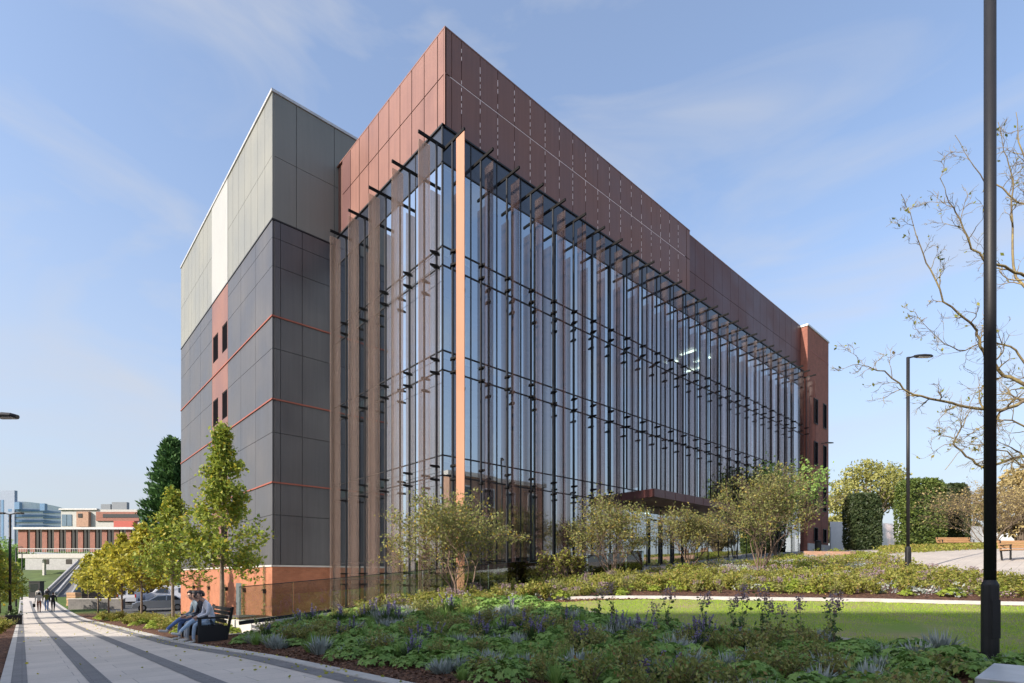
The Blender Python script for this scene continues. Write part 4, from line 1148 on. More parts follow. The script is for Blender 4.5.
def head_mesh(parent, c, fwd, hairm, skinm, scale=1.0, long=False):
    """hair cap as child; the head itself is part of the body mesh"""
    b = MB(); rg = random.Random(int(c[1]*100)+3)
    n, m = 14, 9
    F = Vector(fwd).normalized(); U = Vector((0, 0, 1)); S = U.cross(F).normalized(); U = F.cross(S).normalized()
    vs = []
    for i in range(m+1):
        th = PI*.64*i/m
        for k in range(n):
            ph = 2*PI*k/n
            f = math.cos(ph)*math.sin(th); s = math.sin(ph)*math.sin(th); u = math.cos(th)
            if f > .35 and u < .5: u = .5+(.5-u)*.05; f *= .96
            r = .100*scale*(1+rg.uniform(-.04, .06))
            if long and f < .1 and u < .3: u -= .5
            vs.append(Vector(c)+F*(f*r*1.08-.012)+S*(s*r*.9)+U*(u*r*1.18+.012))
    fs = []
    for i in range(m):
        for k in range(n): fs.append((i*n+k, i*n+(k+1) % n, (i+1)*n+(k+1) % n, (i+1)*n+k))
    b.add(vs, fs); b.build('hair', hairm, parent, smooth=True)
def person(label, loc, rz, J, top, trou, shoe, group, hairlong=False, sleeve=True, sub=1, fingers=True, skin=None, hair=None, cat='person'):
    """J: dict of joints. forward is +x"""
    t = thing('person', label, cat, loc, rz, group)
    skin = skin or M['skin']; hair = hair or M['hair']
    names = ['pel', 'spn', 'che', 'nek', 'hd0', 'hd1', 'hd2', 'nose']
    jt = [J['pel'], J['spn'], J['che'], J['nek']]
    hd = Vector(J['head']); fw = Vector(J.get('face', (1, 0, -.2))).normalized(); nk = Vector(J['nek'])
    jt += [hd+Vector((0, 0, -.075))+fw*.01, hd+fw*.005, hd+Vector((0, 0, .075))-fw*.01]
    rads = [(.135, .11), (.125, .10), (.15, .11), (.055, .055), (.062, .062), (.088, .080), (.066, .064)]
    ed = [(0, 1), (1, 2), (2, 3), (3, 4), (4, 5), (5, 6)]
    bm = [((0, 1), 0), ((1, 2), 0), ((2, 3), 0), ((3, 4), 2), ((4, 5), 2), ((5, 6), 2)]
    def add(j, r, parent_i, mi):
        jt.append(j); rads.append(r); i = len(jt)-1; ed.append((parent_i, i)); bm.append(((parent_i, i), mi)); return i
    for s, S in ((-1, 'R'), (1, 'L')):
        a = add(J['sh'+S], .062, 2, 0); e = add(J['el'+S], .048, a, 0); w = add(J['wr'+S], .032, e, 0 if sleeve else 2)
        hp = (Vector(J['wr'+S])+(Vector(J['wr'+S])-Vector(J['el'+S])).normalized()*.09); hnd = add(hp, (.038, .02), w, 2)
        a = add(J['hip'+S], .098, 0, 1); k = add(J['kn'+S], .066, a, 1); an = add(J['an'+S], .042, k, 1)
        f1 = add(J['heel'+S], .045, an, 3); f2 = add(J['toe'+S], (.045, .032), f1, 3)
    ob = skin_body('body', jt, ed, rads, t, [top, trou, skin, shoe], bm, sub=sub)
    if fingers:
        for S in ('R', 'L'):
            b = MB(); w = Vector(J['wr'+S]); d = (w-Vector(J['el'+S])).normalized(); side = d.cross(Vector((0, 0, 1))).normalized(); dn = side.cross(d)
            pc = w+d*.10
            for k in range(4):
                o0 = pc+side*(k-1.5)*.019; ln = (.065, .075, .07, .055)[k]
                b.tube([o0, o0+d*ln*.5+dn*(-.008), o0+d*ln*.8+Vector((0, 0, -.025))], [.009, .008, .0065], 6)
            th0 = w+d*.04+side*(.03 if S == 'R' else -.03)
            b.tube([th0, th0+d*.03+side*(.02 if S == 'R' else -.02), th0+d*.055+side*(.015 if S == 'R' else -.015)], [.011, .010, .008], 6)
            b.build('fingers', skin, t, smooth=True)
        b = MB(); nz_ = hd+fw*.092; b.tube([nz_+Vector((0, 0, .025)), nz_+fw*.018-Vector((0, 0, .01)), nz_-Vector((0, 0, .02))], [.008, .013, .01], 6); b.build('nose', skin, t, smooth=True)
        sd_ = Vector((0, 0, 1)).cross(fw).normalized()
        b = MB()
        for s in (-1, 1): c = hd+fw*.083+sd_*s*.03+Vector((0, 0, .015)); b.tube([c-fw*.008, c+fw*.006], [.013, .006], 8)
        b.build('eyes', M['hair'], t)
        b = MB(); c = hd+fw*.087-Vector((0, 0, .05)); b.bar(c-sd_*.022, c+sd_*.022, .012, .009); b.build('mouth', mat('lips', (.35, .13, .11), .5), t)
        b = MB()
        for s in (-1, 1): c = hd+sd_*s*.083-fw*.005; b.tube([c-Vector((0, 0, .03)), c+sd_*s*.008, c+Vector((0, 0, .03))], [.008, .014, .01], 6)
        b.build('ears', skin, t, smooth=True)
    head_mesh(t, hd+Vector((0, 0, .0)), (fw.x, fw.y, 0), hair, skin, long=hairlong)
    return t
def seated(crossed, lean=.1, look=(1, 0, -.3), handz=.70, handx=.38):
    J = dict(pel=(0, 0, .53), spn=(.0+lean*.3, 0, .76), che=(lean, 0, .99), nek=(lean*1.7, 0, 1.15), head=(lean*2.3+.02, 0, 1.285), face=look)
    for s, S in ((-1, 'R'), (1, 'L')):
        J['sh'+S] = (lean+.02, s*.18, 1.05); J['el'+S] = (lean+.06, s*.24, .78); J['wr'+S] = (handx, s*.085, handz)
        J['hip'+S] = (.02, s*.09, .52); J['kn'+S] = (.47, s*.13, .52); J['an'+S] = (.50, s*.12, .12); J['heel'+S] = (.46, s*.12, .055); J['toe'+S] = (.68, s*.14, .04)
    if crossed:
        S = crossed; s = 1 if S == 'L' else -1
        J['kn'+S] = (.48, -s*.02, .63); J['an'+S] = (.80, -s*.10, .34); J['heel'+S] = (.80, -s*.10, .27); J['toe'+S] = (1.02, -s*.12, .31)
    return J
jean = cloth('pale_denim', (.40, .52, .66)); jean2 = cloth('blue_denim', (.12, .20, .42)); hood = cloth('pale_hoodie', (.62, .64, .70)); navy = cloth('dark_top', (.02, .022, .035)); jack = cloth('grey_blue_jacket', (.20, .26, .31)); wht = cloth('white_trainers', (.6, .58, .54)); greyc = cloth('grey_trousers', (.38, .42, .46)); blk = cloth('black_cloth', (.018, .018, .02)); olive = cloth('olive_jacket', (.17, .17, .03)); cream = cloth('cream_coat', (.55, .5, .45)); rust = cloth('rust_trousers', (.25, .08, .04))
sp = 'people sitting on the black bench'
zg_ = h(3.3, 17)+.012
person('person in a pale hoodie and light jeans with crossed legs, nearest on the bench', (3.86, 16.38, zg_-.02), PI, seated('R', .13, (1, .1, -.5)), hood, jean, wht, sp)
person('person in a dark top sitting in the middle of the bench', (3.84, 16.98, zg_-.03), PI, seated(None, .12, (.9, -.5, -.4)), navy, greyc, wht, sp, hairlong=True)
person('person in a grey blue jacket and blue jeans at the far end of the bench', (3.80, 17.58, zg_-.04), PI+.1, seated('L', .10, (1, .3, -.3)), jack, jean2, wht, sp)
ph = thing('mobile_phone', 'small pale phone held by the person nearest on the bench', 'phone', (3.34, 16.38, zg_+.74), .3)
b = MB(); b.bbox(-.035, .035, -.075, .075, -.004, .006, .003); b.build('phone_body', mat('phone_case', (.6, .6, .62), .3), ph)
b = MB(); b.box(-.03, .03, -.068, .068, .0065, .008); b.build('phone_screen', M['glass_dark'], ph)
def standing(phase=0.25):
    J = dict(pel=(0, 0, .95), spn=(.0, 0, 1.14), che=(.02, 0, 1.36), nek=(.03, 0, 1.50), head=(.05, 0, 1.63), face=(1, 0, -.05))
    for s, S in ((-1, 'R'), (1, 'L')):
        st = phase*s
        J['sh'+S] = (.02, s*.18, 1.42); J['el'+S] = (-.06-st*.4, s*.23, 1.16); J['wr'+S] = (.04-st*.8, s*.24, .93)
        J['hip'+S] = (0, s*.09, .93); J['kn'+S] = (.06+st*.5, s*.1, .50); J['an'+S] = (st*1.0, s*.1, .10); J['heel'+S] = (st*1.0-.03, s*.1, .05); J['toe'+S] = (st*1.0+.18, s*.11, .04)
    return J
wg = 'people walking down the path'
for (u, y, lab, tp, tr, ph_, lg) in ((39, 48, 'person in a cream coat and rust trousers carrying a dark bag on the path', cream, rust, .2, True),
                               (46.5, 50, 'person in an olive jacket and blue trousers on the path', olive, jean2, .15, False),
                               (53, 49, 'person all in black walking on the path', blk, blk, .22, False),
                               (38.5, 68, 'distant walker in white on the path', cream, blk, .15, False),
                               (47.5, 70, 'distant walker in black with a bag on the path', blk, blk, .2, False)):
    p_, q_ = W(u, y); o = person(lab, (p_, q_, h(p_, q_)+.01), R(80), standing(ph_), tp, tr, blk, wg, hairlong=lg, fingers=False)
    if 'cream coat' in lab:
        bt = thing('shoulder_bag', 'dark bag hanging beside the person in the cream coat', 'bag', (p_-.33, q_-.02, h(p_, q_)+.45), R(80))
        b = MB(); b.bbox(-.18, .18, -.07, .07, 0, .32, .03); b.build('bag_body', M['black'], bt); b = MB(); b.tube([(-.12, 0, .31), (-.08, 0, .5), (.08, 0, .5), (.12, 0, .31)], .012, 6); b.build('handle', M['black'], bt)

# ------------------------------------------------------------------ vehicles
def vehicle(name, label, cat, u, y, ang, body, L, Wd, prof, glass_prof, wheelx, wr, group='parked cars in the car park', rear_windows=False):
    """prof: side outline (x,z) closed; glass_prof: list of side window polygons"""
    p, q = W(u, y); t = thing(name, label, cat, (p, q, h(p, q)+.03), ang, group)
    b = MB(); n = len(prof); vs = []
    hw = Wd/2
    for s in (-1, -.93, .93, 1):
        for x, z in prof:
            k = 1 if abs(s) < .95 else .985
            zz = .25+(z-.25)*(.97 if abs(s) > .95 else 1)
            tumble = 1-.14*max(0, (z-.95)/.6) if z > .95 else 1
            vs.append((x*k, s*hw*tumble, zz))
    fs = [tuple(range(n-1, -1, -1)), tuple(range(3*n, 4*n))]
    for r_ in range(3):
        for i in range(n): fs.append((r_*n+i, r_*n+(i+1) % n, (r_+1)*n+(i+1) % n, (r_+1)*n+i))
    b.add(vs, fs); b.build('body', body, t, smooth=False)
    for s in (-1, 1):
        for gp in glass_prof:
            b = MB(); vs = []
            for x, z in gp:
                tumble = 1-.14*max(0, (z-.95)/.6) if z > .95 else 1
                vs.append((x, s*(hw*tumble+.006), z))
            vs2 = [(a, c-s*.02, d) for a, c, d in vs]; m_ = len(gp)
            b.add(vs+vs2, [tuple(range(m_))]+[(i, (i+1) % m_, m_+(i+1) % m_, m_+i) for i in range(m_)]); b.build('side_window', M['glass_dark'], t)
    for x in wheelx:
        for s in (-1, 1):
            b = MB(); b.tube([(x, s*(hw-.2), wr), (x, s*(hw+.01), wr)], wr, 18); w = b.build('wheel', M['tyre'], t)
            b = MB(); b.tube([(x, s*(hw-.05), wr), (x, s*(hw+.02), wr)], wr*.62, 14); o = b.build('rim', M['rim']); o.parent = w
    return t
silver = mat('silver_paint', (.42, .44, .47), .28, .5, var=.03); white = mat('white_paint', (.62, .64, .70), .35, 0, var=.03); redp = mat('red_paint', (.45, .05, .03), .35, 0, var=.03)
carprof = [(-2.1, .3), (-2.15, .6), (-2.05, .85), (-1.75, 1.0), (-1.25, 1.38), (-.5, 1.47), (.25, 1.42), (.95, 1.0), (1.75, .86), (2.1, .68), (2.15, .4), (2.05, .28)]
def front_glass(t, pts, name, m, hw):
    b = MB(); (x0, z0, w0), (x1, z1, w1) = pts; b.add([(x0, -w0, z0), (x0, w0, z0), (x1, w1, z1), (x1, -w1, z1)], [(0, 1, 2, 3)]); b.build(name, m, t)
c = vehicle('parked_car', 'silver car parked by the orange brick base behind the avenue trees', 'car', 160, 50, R(172), silver, 4.3, 1.75, carprof, [[(-1.65, 1.02), (-1.2, 1.32), (-.55, 1.4), (-.5, .98)], [(-.42, .98), (-.46, 1.4), (.2, 1.36), (.8, 1.0)]], (-1.35, 1.35), .32)
front_glass(c, ((.99, 1.0, .72), (.30, 1.40, .62)), 'windscreen', M['glass_dark'], .8)
front_glass(c, ((-1.79, 1.02, .72), (-1.29, 1.38, .62)), 'rear_window', M['glass_dark'], .8)
for s in (-1, 1):
    b = MB(); b.box(2.02, 2.13, s*.55-.14, s*.55+.14, .58, .72); b.build('headlight', M['lamp_lens'], c)
vanprof = [(-2.3, .35), (-2.35, .8), (-2.3, 1.75), (-2.15, 1.95), (.7, 1.97), (1.1, 1.88), (1.65, 1.25), (2.25, 1.0), (2.4, .7), (2.38, .35)]
v = vehicle('parked_van', 'white van parked with its rear to the path', 'van', 133, 62, R(68), white, 4.7, 1.9, vanprof, [[(.15, 1.15), (.15, 1.7), (.95, 1.7), (1.4, 1.2)]], (-1.5, 1.5), .34)
for s in (-1, 1):
    b = MB(); b.box(-2.362, -2.345, s*.42-.3, s*.42+.3, 1.15, 1.62); b.build('rear_window', M['glass_dark'], v)
    b = MB(); b.box(-2.375, -2.33, s*.85-.06, s*.85+.06, .8, 1.15); b.build('tail_light', M['red_lens'], v)
v2 = vehicle('parked_van', 'white van with a red rear corner partly hidden behind the silver car', 'van', 170, 64, R(165), white, 4.7, 1.9, vanprof, [[(.15, 1.15), (.15, 1.7), (.95, 1.7), (1.4, 1.2)], [(-1.9, 1.15), (-1.9, 1.7), (-.9, 1.7), (-.9, 1.15)]], (-1.5, 1.5), .34)
b = MB(); b.box(-.4, .3, -.6, .6, 1.98, 2.12); b.build('roof_light_bar', mat('amber_bar', (.6, .4, .05), .4), v2)
b = MB(); b.box(1.0, 2.35, -.965, -.94, .5, .95); b.build('red_stripe', redp, v2)

# ------------------------------------------------------------------ far left: low wall, ramp, buildings
fw_ = thing('car_park_wall', 'low grey brick wall between the path and the car park', 'wall', (*W(95, 52), -3.4), YAW)
wallm = brickmat('grey_block', (.17, .16, .155), (.13, .125, .12), (.2, .19, .18), .4, .2)
b = MB(); b.box(-2.6, 2.7, 0, .3, -.4, 1.25); b.build('wall', wallm, fw_); b = MB(); b.box(-2.65, 2.75, -.04, .34, 1.25, 1.33); b.build('coping', M['concrete'], fw_)
# stacked timber planter
tp = thing('timber_stack', 'stepped stack of pale timber sleepers beside the path', 'planter', (*W(74, 60), h(*W(74, 60))), YAW)
for k in range(5):
    b = MB(); b.bbox(-.55+.04*(k % 2), .45+.04*(k % 2), -.4, .4, k*.3, k*.3+.26, .01); b.build('sleeper', M['wood'], tp)
kb = thing('information_kiosk', 'black box shaped kiosk at the end of the path', 'kiosk', (*W(36.5, 84), h(*W(36.5, 84))), YAW)
b = MB(); b.box(-.85, .85, -.4, .4, 0, 2.5); b.build('body', M['black'], kb); b = MB(); b.box(-.6, .6, -.42, -.405, .9, 2.2); b.build('screen', M['glass_dark'], kb)
b = MB(); b.box(-1.0, 1.0, -.5, .5, 2.5, 2.6); b.build('roof', M['mullion'], kb)
# ramp with parapets rising to the bridge
rp_ = thing('ramp', 'dark sloping ramp climbing from the path to the footbridge', 'ramp', (*W(60, 86), -3.3), YAW)
y0 = 86
def fx(u, yy=0): return (u-512)/FPX*(y0+yy) - (60-512)/FPX*y0
b = MB(); lo = [(fx(43), 0, -.4), (fx(71), 0, -.4), (fx(95, 10), 10, -.4), (fx(78, 10), 10, -.4)]; hi = [(fx(43), 0, .15), (fx(71), 0, .15), (fx(95, 10), 10, 5.6), (fx(78, 10), 10, 5.6)]
b.add(lo+hi, [(0,3,2,1),(4,5,6,7),(0,1,5,4),(1,2,6,5),(2,3,7,6),(3,0,4,7)])
b.build('slope', mat('ramp_paving', (.13, .13, .135), .8), rp_)
for ua, ub in ((44, 78), (56, 84), (72, 92)):
    b = MB(); b.bar((fx(ua), 0, .6), (fx(ub, 10), 10, 6.1), .25, .5); b.build('parapet', mat('ramp_wall', (.30, .30, .31), .8), rp_)
# footbridge deck
fb = thing('footbridge', 'pale footbridge deck with railing crossing before the brick piers', 'bridge', (*W(58, 112), 3.0), YAW)
def gx(u, y, c=58): return (u-c)/FPX*y
b = MB(); b.box(gx(18, 112), gx(130, 112), 0, 3, zt(558, 112)-3, zt(554, 112)-3); b.build('deck', M['concrete'], fb)
b = MB()
for k in range(48): xx = gx(18, 112)+k*.49; b.box(xx-.02, xx+.02, .05, .1, zt(553.5, 112)-3, zt(549, 112)-3)
b.box(gx(18, 112), gx(130, 112), .03, .12, zt(549, 112)-3, zt(548.4, 112)-3); b.build('railing', M['trim'], fb)
for u in (39,):
    b = MB(); b.box(gx(u, 112)-.2, gx(u, 112)+.2, 1, 1.5, -7, zt(559.5, 112)-3); b.build('column', M['concrete'], fb)
# brick building with piers and tall windows
Yb = 122
pb = thing('brick_hall', 'long brick building with tall dark windows between piers and a white roof edge', 'building', (*W(70, Yb), -3.5), YAW)
def bx_(u0, u1, v0, v1, ya, yb, base=-3.5, Y=Yb, c=70):
    b = MB(); b.box((u0-c)/FPX*Y, (u1-c)/FPX*Y, ya, yb, (577-v1)/FPX*Y-base, (577-v0)/FPX*Y-base); return b
bx_(17.5, 190, 529.5, 551, .3, 12).build('wall', M['glass_dark'], pb)
for k in range(11):
    u0 = 17.5+k*12.0; w = 9 if k == 0 else 5
    bx_(u0, u0+w, 530, 552, .12, .31).build('pier', M['brick_far'], pb)
for k in range(11):
    u0 = 17.5+k*12.0+(9 if k == 0 else 5)
    bx_(u0+3.2, u0+3.7, 530, 551, .15, .29).build('window_bar', M['mullion'], pb)
bx_(15, 192, 527.3, 529.5, -.5, 12.4).build('roof_edge', mat('white_fascia', (.5, .5, .5), .5), pb)
bx_(22, 190, 556, 577, .8, 12).build('lower_wall', mat('white_render', (.36, .36, .35), .7), pb)
for u in (63, 75, 40, 88): bx_(u, u+6, 559, 564, .75, .8).build('lower_window', M['glass_dark'], pb)
b = MB(); fl = [(W(4, 90), -3.2), (W(80, 90), -3.2), (W(110, 121), 1.6), (W(-6, 121), 1.6)]
b.add([(a_[0], a_[1], z_) for a_, z_ in fl]+[(a_[0], a_[1], -6) for a_, z_ in fl], [(0,1,2,3),(4,5,1,0),(5,6,2,1),(6,7,3,2),(7,4,0,3)])
tag(b.build('far_lawn', mat('far_grass', (.065, .10, .025), .9, var=.3, scale=.3)), kind='structure')
for i, (u, y, ht, w) in enumerate(((2, 150, 13, 14), (18, 160, 12, 12), (-14, 140, 14, 14))):
    crown_tree(['round green tree behind the far lawn', 'green tree between the twin lamp and the brick hall', 'green tree past the left edge of the far lawn'][i], u, y, -3, ht, w, 90+i, M['lf_ger'], 3000, .5, 'trees behind the far lawn')
# concrete frontage building behind
Yc = 190
cb = thing('concrete_offices', 'grey and brick office building with two roof plant boxes', 'building', (*W(95, Yc), -3), YAW)
def cbx(u0, u1, v0, v1, ya, yb, Y=Yc, c=95, base=-3):
    b = MB(); b.box((u0-c)/FPX*Y, (u1-c)/FPX*Y, ya, yb, (577-v1)/FPX*Y-base, (577-v0)/FPX*Y-base); return b
stone = mat('stone_panel', (.42, .42, .40), .8)
cbx(61, 140, 509.5, 560, 0, 25).build('wall', stone, cb)
cbx(97, 140, 512, 521, -.5, -.02).build('brick_wall', M['brick_far'], cb)
cbx(104, 140, 514.2, 517.8, -.6, -.51).build('window_strip', M['glass_dark'], cb)
for u in (62, 67.3): cbx(u, u+4.7, 514.5, 526, -.15, -.02).build('window', mat('blue_glass', (.12, .18, .24), .1), cb)
cbx(79, 91, 512, 527, -1.2, -.02).build('orange_panel', M['brick_low'], cb)
cbx(81, 85, 514, 518, -1.35, -1.21).build('opening', M['black'], cb)
cbx(60, 98, 508.6, 510, -.6, 25.5).build('roof_edge', M['trim'], cb)
plant = mat('roof_plant', (.17, .19, .22), .6)
for u0, u1, v0 in ((100.3, 110, 504), (111.3, 126.3, 502)): cbx(u0, u1, v0, 512, .2, 1.5).build('plant_box', plant, cb)
cbx(122, 142, 522, 535, -4, -2.2).build('red_wing', mat('red_render', (.4, .08, .06), .7), cb)
# curved blue and white building
Yd = 230
db = thing('curved_building', 'curved white and blue building far behind the brick hall', 'building', (*W(30, Yd), -3), YAW)
nA = 22
bw_ = mat('white_cladding', (.74, .76, .78), .6); bb_ = mat('blue_glazing', (.12, .22, .36), .15)
def arc(v0f, v1, mm, name, off=0):
    b = MB(); vs = []; fs = []
    for i in range(nA+1):
        f = i/nA; u = 8+49.3*math.sin(f*PI/2)**1.0; yy = 38*(1-math.cos(f*PI/2))*.8+off
        Y = Yd+yy; x = (u-30)/FPX*Yd+((u-512)/FPX*yy)
        vt = v0f(f)
        vs += [(x, yy, (577-v1)/FPX*Y+3), (x, yy, (577-vt)/FPX*Y+3)]
        if i: fs.append((2*i-2, 2*i, 2*i+1, 2*i-1))
    m_ = len(vs)
    vs += [(x_+2*0, y_+6, z_) for x_, y_, z_ in vs]
    for i in range(nA): fs += [(m_+2*i, m_+2*i+1, m_+2*i+3, m_+2*i+2), (2*i+1, 2*i+3, m_+2*i+3, m_+2*i+1)]
    fs.append((0, 1, m_+1, m_)); fs.append((2*nA, m_+2*nA, m_+2*nA+1, 2*nA+1))
    b.add(vs, fs); b.build(name, mm, db)
arc(lambda f: 501.2+f*f*11, 545, bw_, 'wall')
for v_ in (509, 514.3, 519.6, 525): arc(lambda f, v_=v_: v_+f*f*(.18*(525-v_)), v_+2.6, bb_, 'window_band', -.5)
def dbx(u0, u1, v0, v1, ya, yb): return cbx(u0, u1, v0, v1, ya, yb, Y=Yd, c=30)
dbx(-6, 15.3, 490.5, 545, -.4, 1).build('tower', mat('grey_blue_cladding', (.22, .27, .36), .5), db)
for k in range(3): dbx(-5+k*3.6, -2.6+k*3.6, 500, 540, -.5, -.41).build('tower_window', bb_, db)
for u in (15.8, 32.5): dbx(u, u+5, 502.3, 509.5, -.9+(u-15)*.25, -.5+(u-15)*.25+1).build('blue_panel', bb_, db)

# litter bin / seat at left, small
for i, (u, v) in enumerate(((18.5, 624.5),)):
    p_, q_, z_, _ = G(u, v); t = thing('planter_box', 'black square planter box on the left edge of the path', 'planter', (p_-.2, q_, z_), 0)
    b = MB(); b.bbox(-.35, .35, -.35, .35, 0, .55, .02); b.build('box', M['black'], t)
    g = np.random.default_rng(3); P_ = g.normal(0, .16, (120, 3))*[1, 1, .6]+[0, 0, .62]; leafobj('plants', P_, .09, M['lf_dark'], g, t)

# far fringe of trees on the left and behind (seen in reflections and gaps)
for i, (u, y, ht, w, lm) in enumerate(((-14, 46, 5.5, 5, 'lf_maple'), (96, 105, 7, 6, 'lf_yellow'), (150, 110, 9, 8, 'lf_hedge'))):
    crown_tree(['leafy tree just outside the left edge', 'yellow tree before the brick hall', 'dark tree beyond the car park'][i], u, y, h(*W(u, y)), ht, w, 80+i, M[lm], 3500, .24, 'trees round the car park')
# car park shrubs strip and boundary wall behind cars
cw = thing('car_park_fence', 'dark boarded fence behind the parked vans', 'fence', (14, 78, -3.3))
b = MB(); b.box(-9, 14, 0, .2, -.5, 2.0); b.build('boards', mat('dark_boards', (.07, .055, .045), .8, stretch=(1, 1, 8)), cw)
b = MB()
for k in range(3): b.box(-9, 14, -.04, -.005, .3+k*.7, .38+k*.7)
b.build('rails', M['bark'], cw)

# ------------------------------------------------------------------ buildings out of view (they shade the foreground and show in the glass)
ob = thing('shade_block', 'unseen brick block added left of the camera to shade the foreground', 'building', (-31.5, 20.5, -2))  # added out of view to cast the shadow edge over lawn and path
e = Vector((.58, -.815, 0)); n_ = Vector((-.815, -.58, 0))
ang = math.atan2(e.y, e.x); ob.rotation_euler = (0, 0, ang)
b = MB(); b.box(-10.0, 30, -14, 0, 0, 22.2); b.build('wall', M['brick_far'], ob)
b = MB(); b.box(-10.2, 30.2, -16.2, .2, 22.2, 22.5); b.build('roof', M['concrete'], ob)
for k in range(7):
    for f in range(5):
        b = MB(); b.box(-8+k*4.5, -5.8+k*4.5, .005, .06, 1.2+f*4, 3.4+f*4); b.build('window', M['glass_dark'], ob)
rb = thing('brick_villa', 'brick building with pale framed windows standing right of the camera', 'building', (52, -24, 0))
b = MB(); b.box(-9, 9, -8, 0, -1, 14); b.build('wall', M['brick_low'], rb)
b = MB(); b.box(-9.3, 9.3, -8.3, .3, 14, 14.6); b.build('roof', M['concrete'], rb)
for k in range(4):
    for f in range(3):
        b = MB(); b.box(-7.2+k*4.2, -5+k*4.2, .005, .12, 2+f*4, 4.8+f*4); w = b.build('window', M['trim'], rb)
        b = MB(); b.box(-7+k*4.2, -5.2+k*4.2, .125, .14, 2.2+f*4, 4.6+f*4); o = b.build('pane', M['glass_dark']); o.parent = w
for i, (p, q, ht, w) in enumerate(((30, -22, 9, 8), (38, -26, 11, 9), (20, -25, 8, 8))):
    x_ = CA*p-CB*q; y_ = CB*p+CA*q
    t = thing('broadleaf_tree', 'green tree right of the camera outside the picture', 'tree', (p, q, h(p, q)), 0, 'trees outside the picture')
    g = np.random.default_rng(i); c = g.normal(0, 1, (14, 3)); c /= np.linalg.norm(c, axis=1)[:, None]
    P_ = np.concatenate([cc*[w*.3, w*.3, ht*.25]+[0, 0, ht*.62]+g.normal(0, w*.1, (220, 3)) for cc in c])
    b = MB(); b.tube([(0, 0, 0), (0, 0, ht*.6)], [.25, .1], 7); b.build('trunk', M['bark'], t); leafobj('crown', P_, .45, M['lf_ger'] if i % 2 else M['lf_dark'], g, t)

# ------------------------------------------------------------------ planting
def tmpl(name, builder, label, group):
    root = thing(name, label, 'plant', (0, 0, 0), 0, group); builder(root); return root
def lobed(P_, N_, size, rng):
    """cupped five-lobed leaves on short stalks: fans"""
    V = []; F = []
    for c, nn in zip(P_, N_):
        nn = nn/np.linalg.norm(nn); a = np.cross(nn, rng.normal(size=3)); a /= np.linalg.norm(a); b_ = np.cross(nn, a); s = size*rng.uniform(.7, 1.2)
        o = len(V); V.append(c)
        for k in range(10):
            th = 2*PI*k/10; r = s*(1.0 if k % 2 == 0 else .55); V.append(c+(a*math.cos(th)+b_*math.sin(th))*r+nn*s*.18*(1 if k % 2 else -.2))
        for k in range(10): F.append((o, o+1+k, o+1+(k+1) % 10))
    return np.array(V), np.array(F)
def b_ger(seed, m='lf_ger', R_=.26, hh=.2, n=70, s=.055):
    def f(root):
        g = np.random.default_rng(seed); a = g.uniform(0, 2*PI, n); r = R_*np.sqrt(g.uniform(0, 1, n)); z = hh*(1-(r/R_)**2*.7)*g.uniform(.7, 1.1, n)
        P_ = np.c_[r*np.cos(a), r*np.sin(a), z]; Nn = np.c_[np.cos(a)*r/R_*.8, np.sin(a)*r/R_*.8, np.ones(n)]+g.normal(0, .25, (n, 3))
        V, F = lobed(P_, Nn, s, g); npmesh('leaves', V, F, M[m], parent=root)
    return f
def b_blades(seed, m, n=60, L=.3, R_=.12, w=.012, droop=.5, spikes=0, sm='lf_purple', sh=.5, rise=1.0):
    def f(root):
        g = np.random.default_rng(seed); V = []; F = []
        for i in range(n):
            a = g.uniform(0, 2*PI); o = np.array([math.cos(a), math.sin(a), 0]); r0 = g.uniform(0, R_*.5); l = L*g.uniform(.6, 1.15); tilt = g.uniform(.2, 1.0)
            sd_ = np.array([-math.sin(a), math.cos(a), 0])*w*g.uniform(.7, 1.3); p = o*r0; k0 = len(V)
            for k in range(4):
                t_ = k/3; c = p+o*l*tilt*t_*.8+np.array([0, 0, l*rise*(t_-droop*tilt*t_*t_)]); ww = sd_*(1-t_)**.6*(1 if k else .5)+sd_*.02
                V += [c-ww, c+ww]
            for k in range(3): F.append((k0+2*k, k0+2*k+1, k0+2*k+3, k0+2*k+2))
        npmesh('leaves', np.array(V), np.array(F), M[m], parent=root)
        if spikes:
            b = MB(); P_ = []
            for i in range(spikes):
                a = g.uniform(0, 2*PI); r = g.uniform(0, R_); x, y = math.cos(a)*r, math.sin(a)*r; hh = sh*g.uniform(.7, 1.1); tx, ty = x*1.5, y*1.5
                b.tube([(x*.5, y*.5, 0), (tx, ty, hh)], [.005, .003], 4)
                for k in range(26): f_ = g.uniform(.55, 1.05); P_.append((x*.5+(tx-x*.5)*f_+g.normal(0, .011), y*.5+(ty-y*.5)*f_+g.normal(0, .011), hh*f_))
            b.build('stems', M['stem'], root); leafobj('flower_spikes', np.array(P_), .028, M[sm], g, root)
    return f
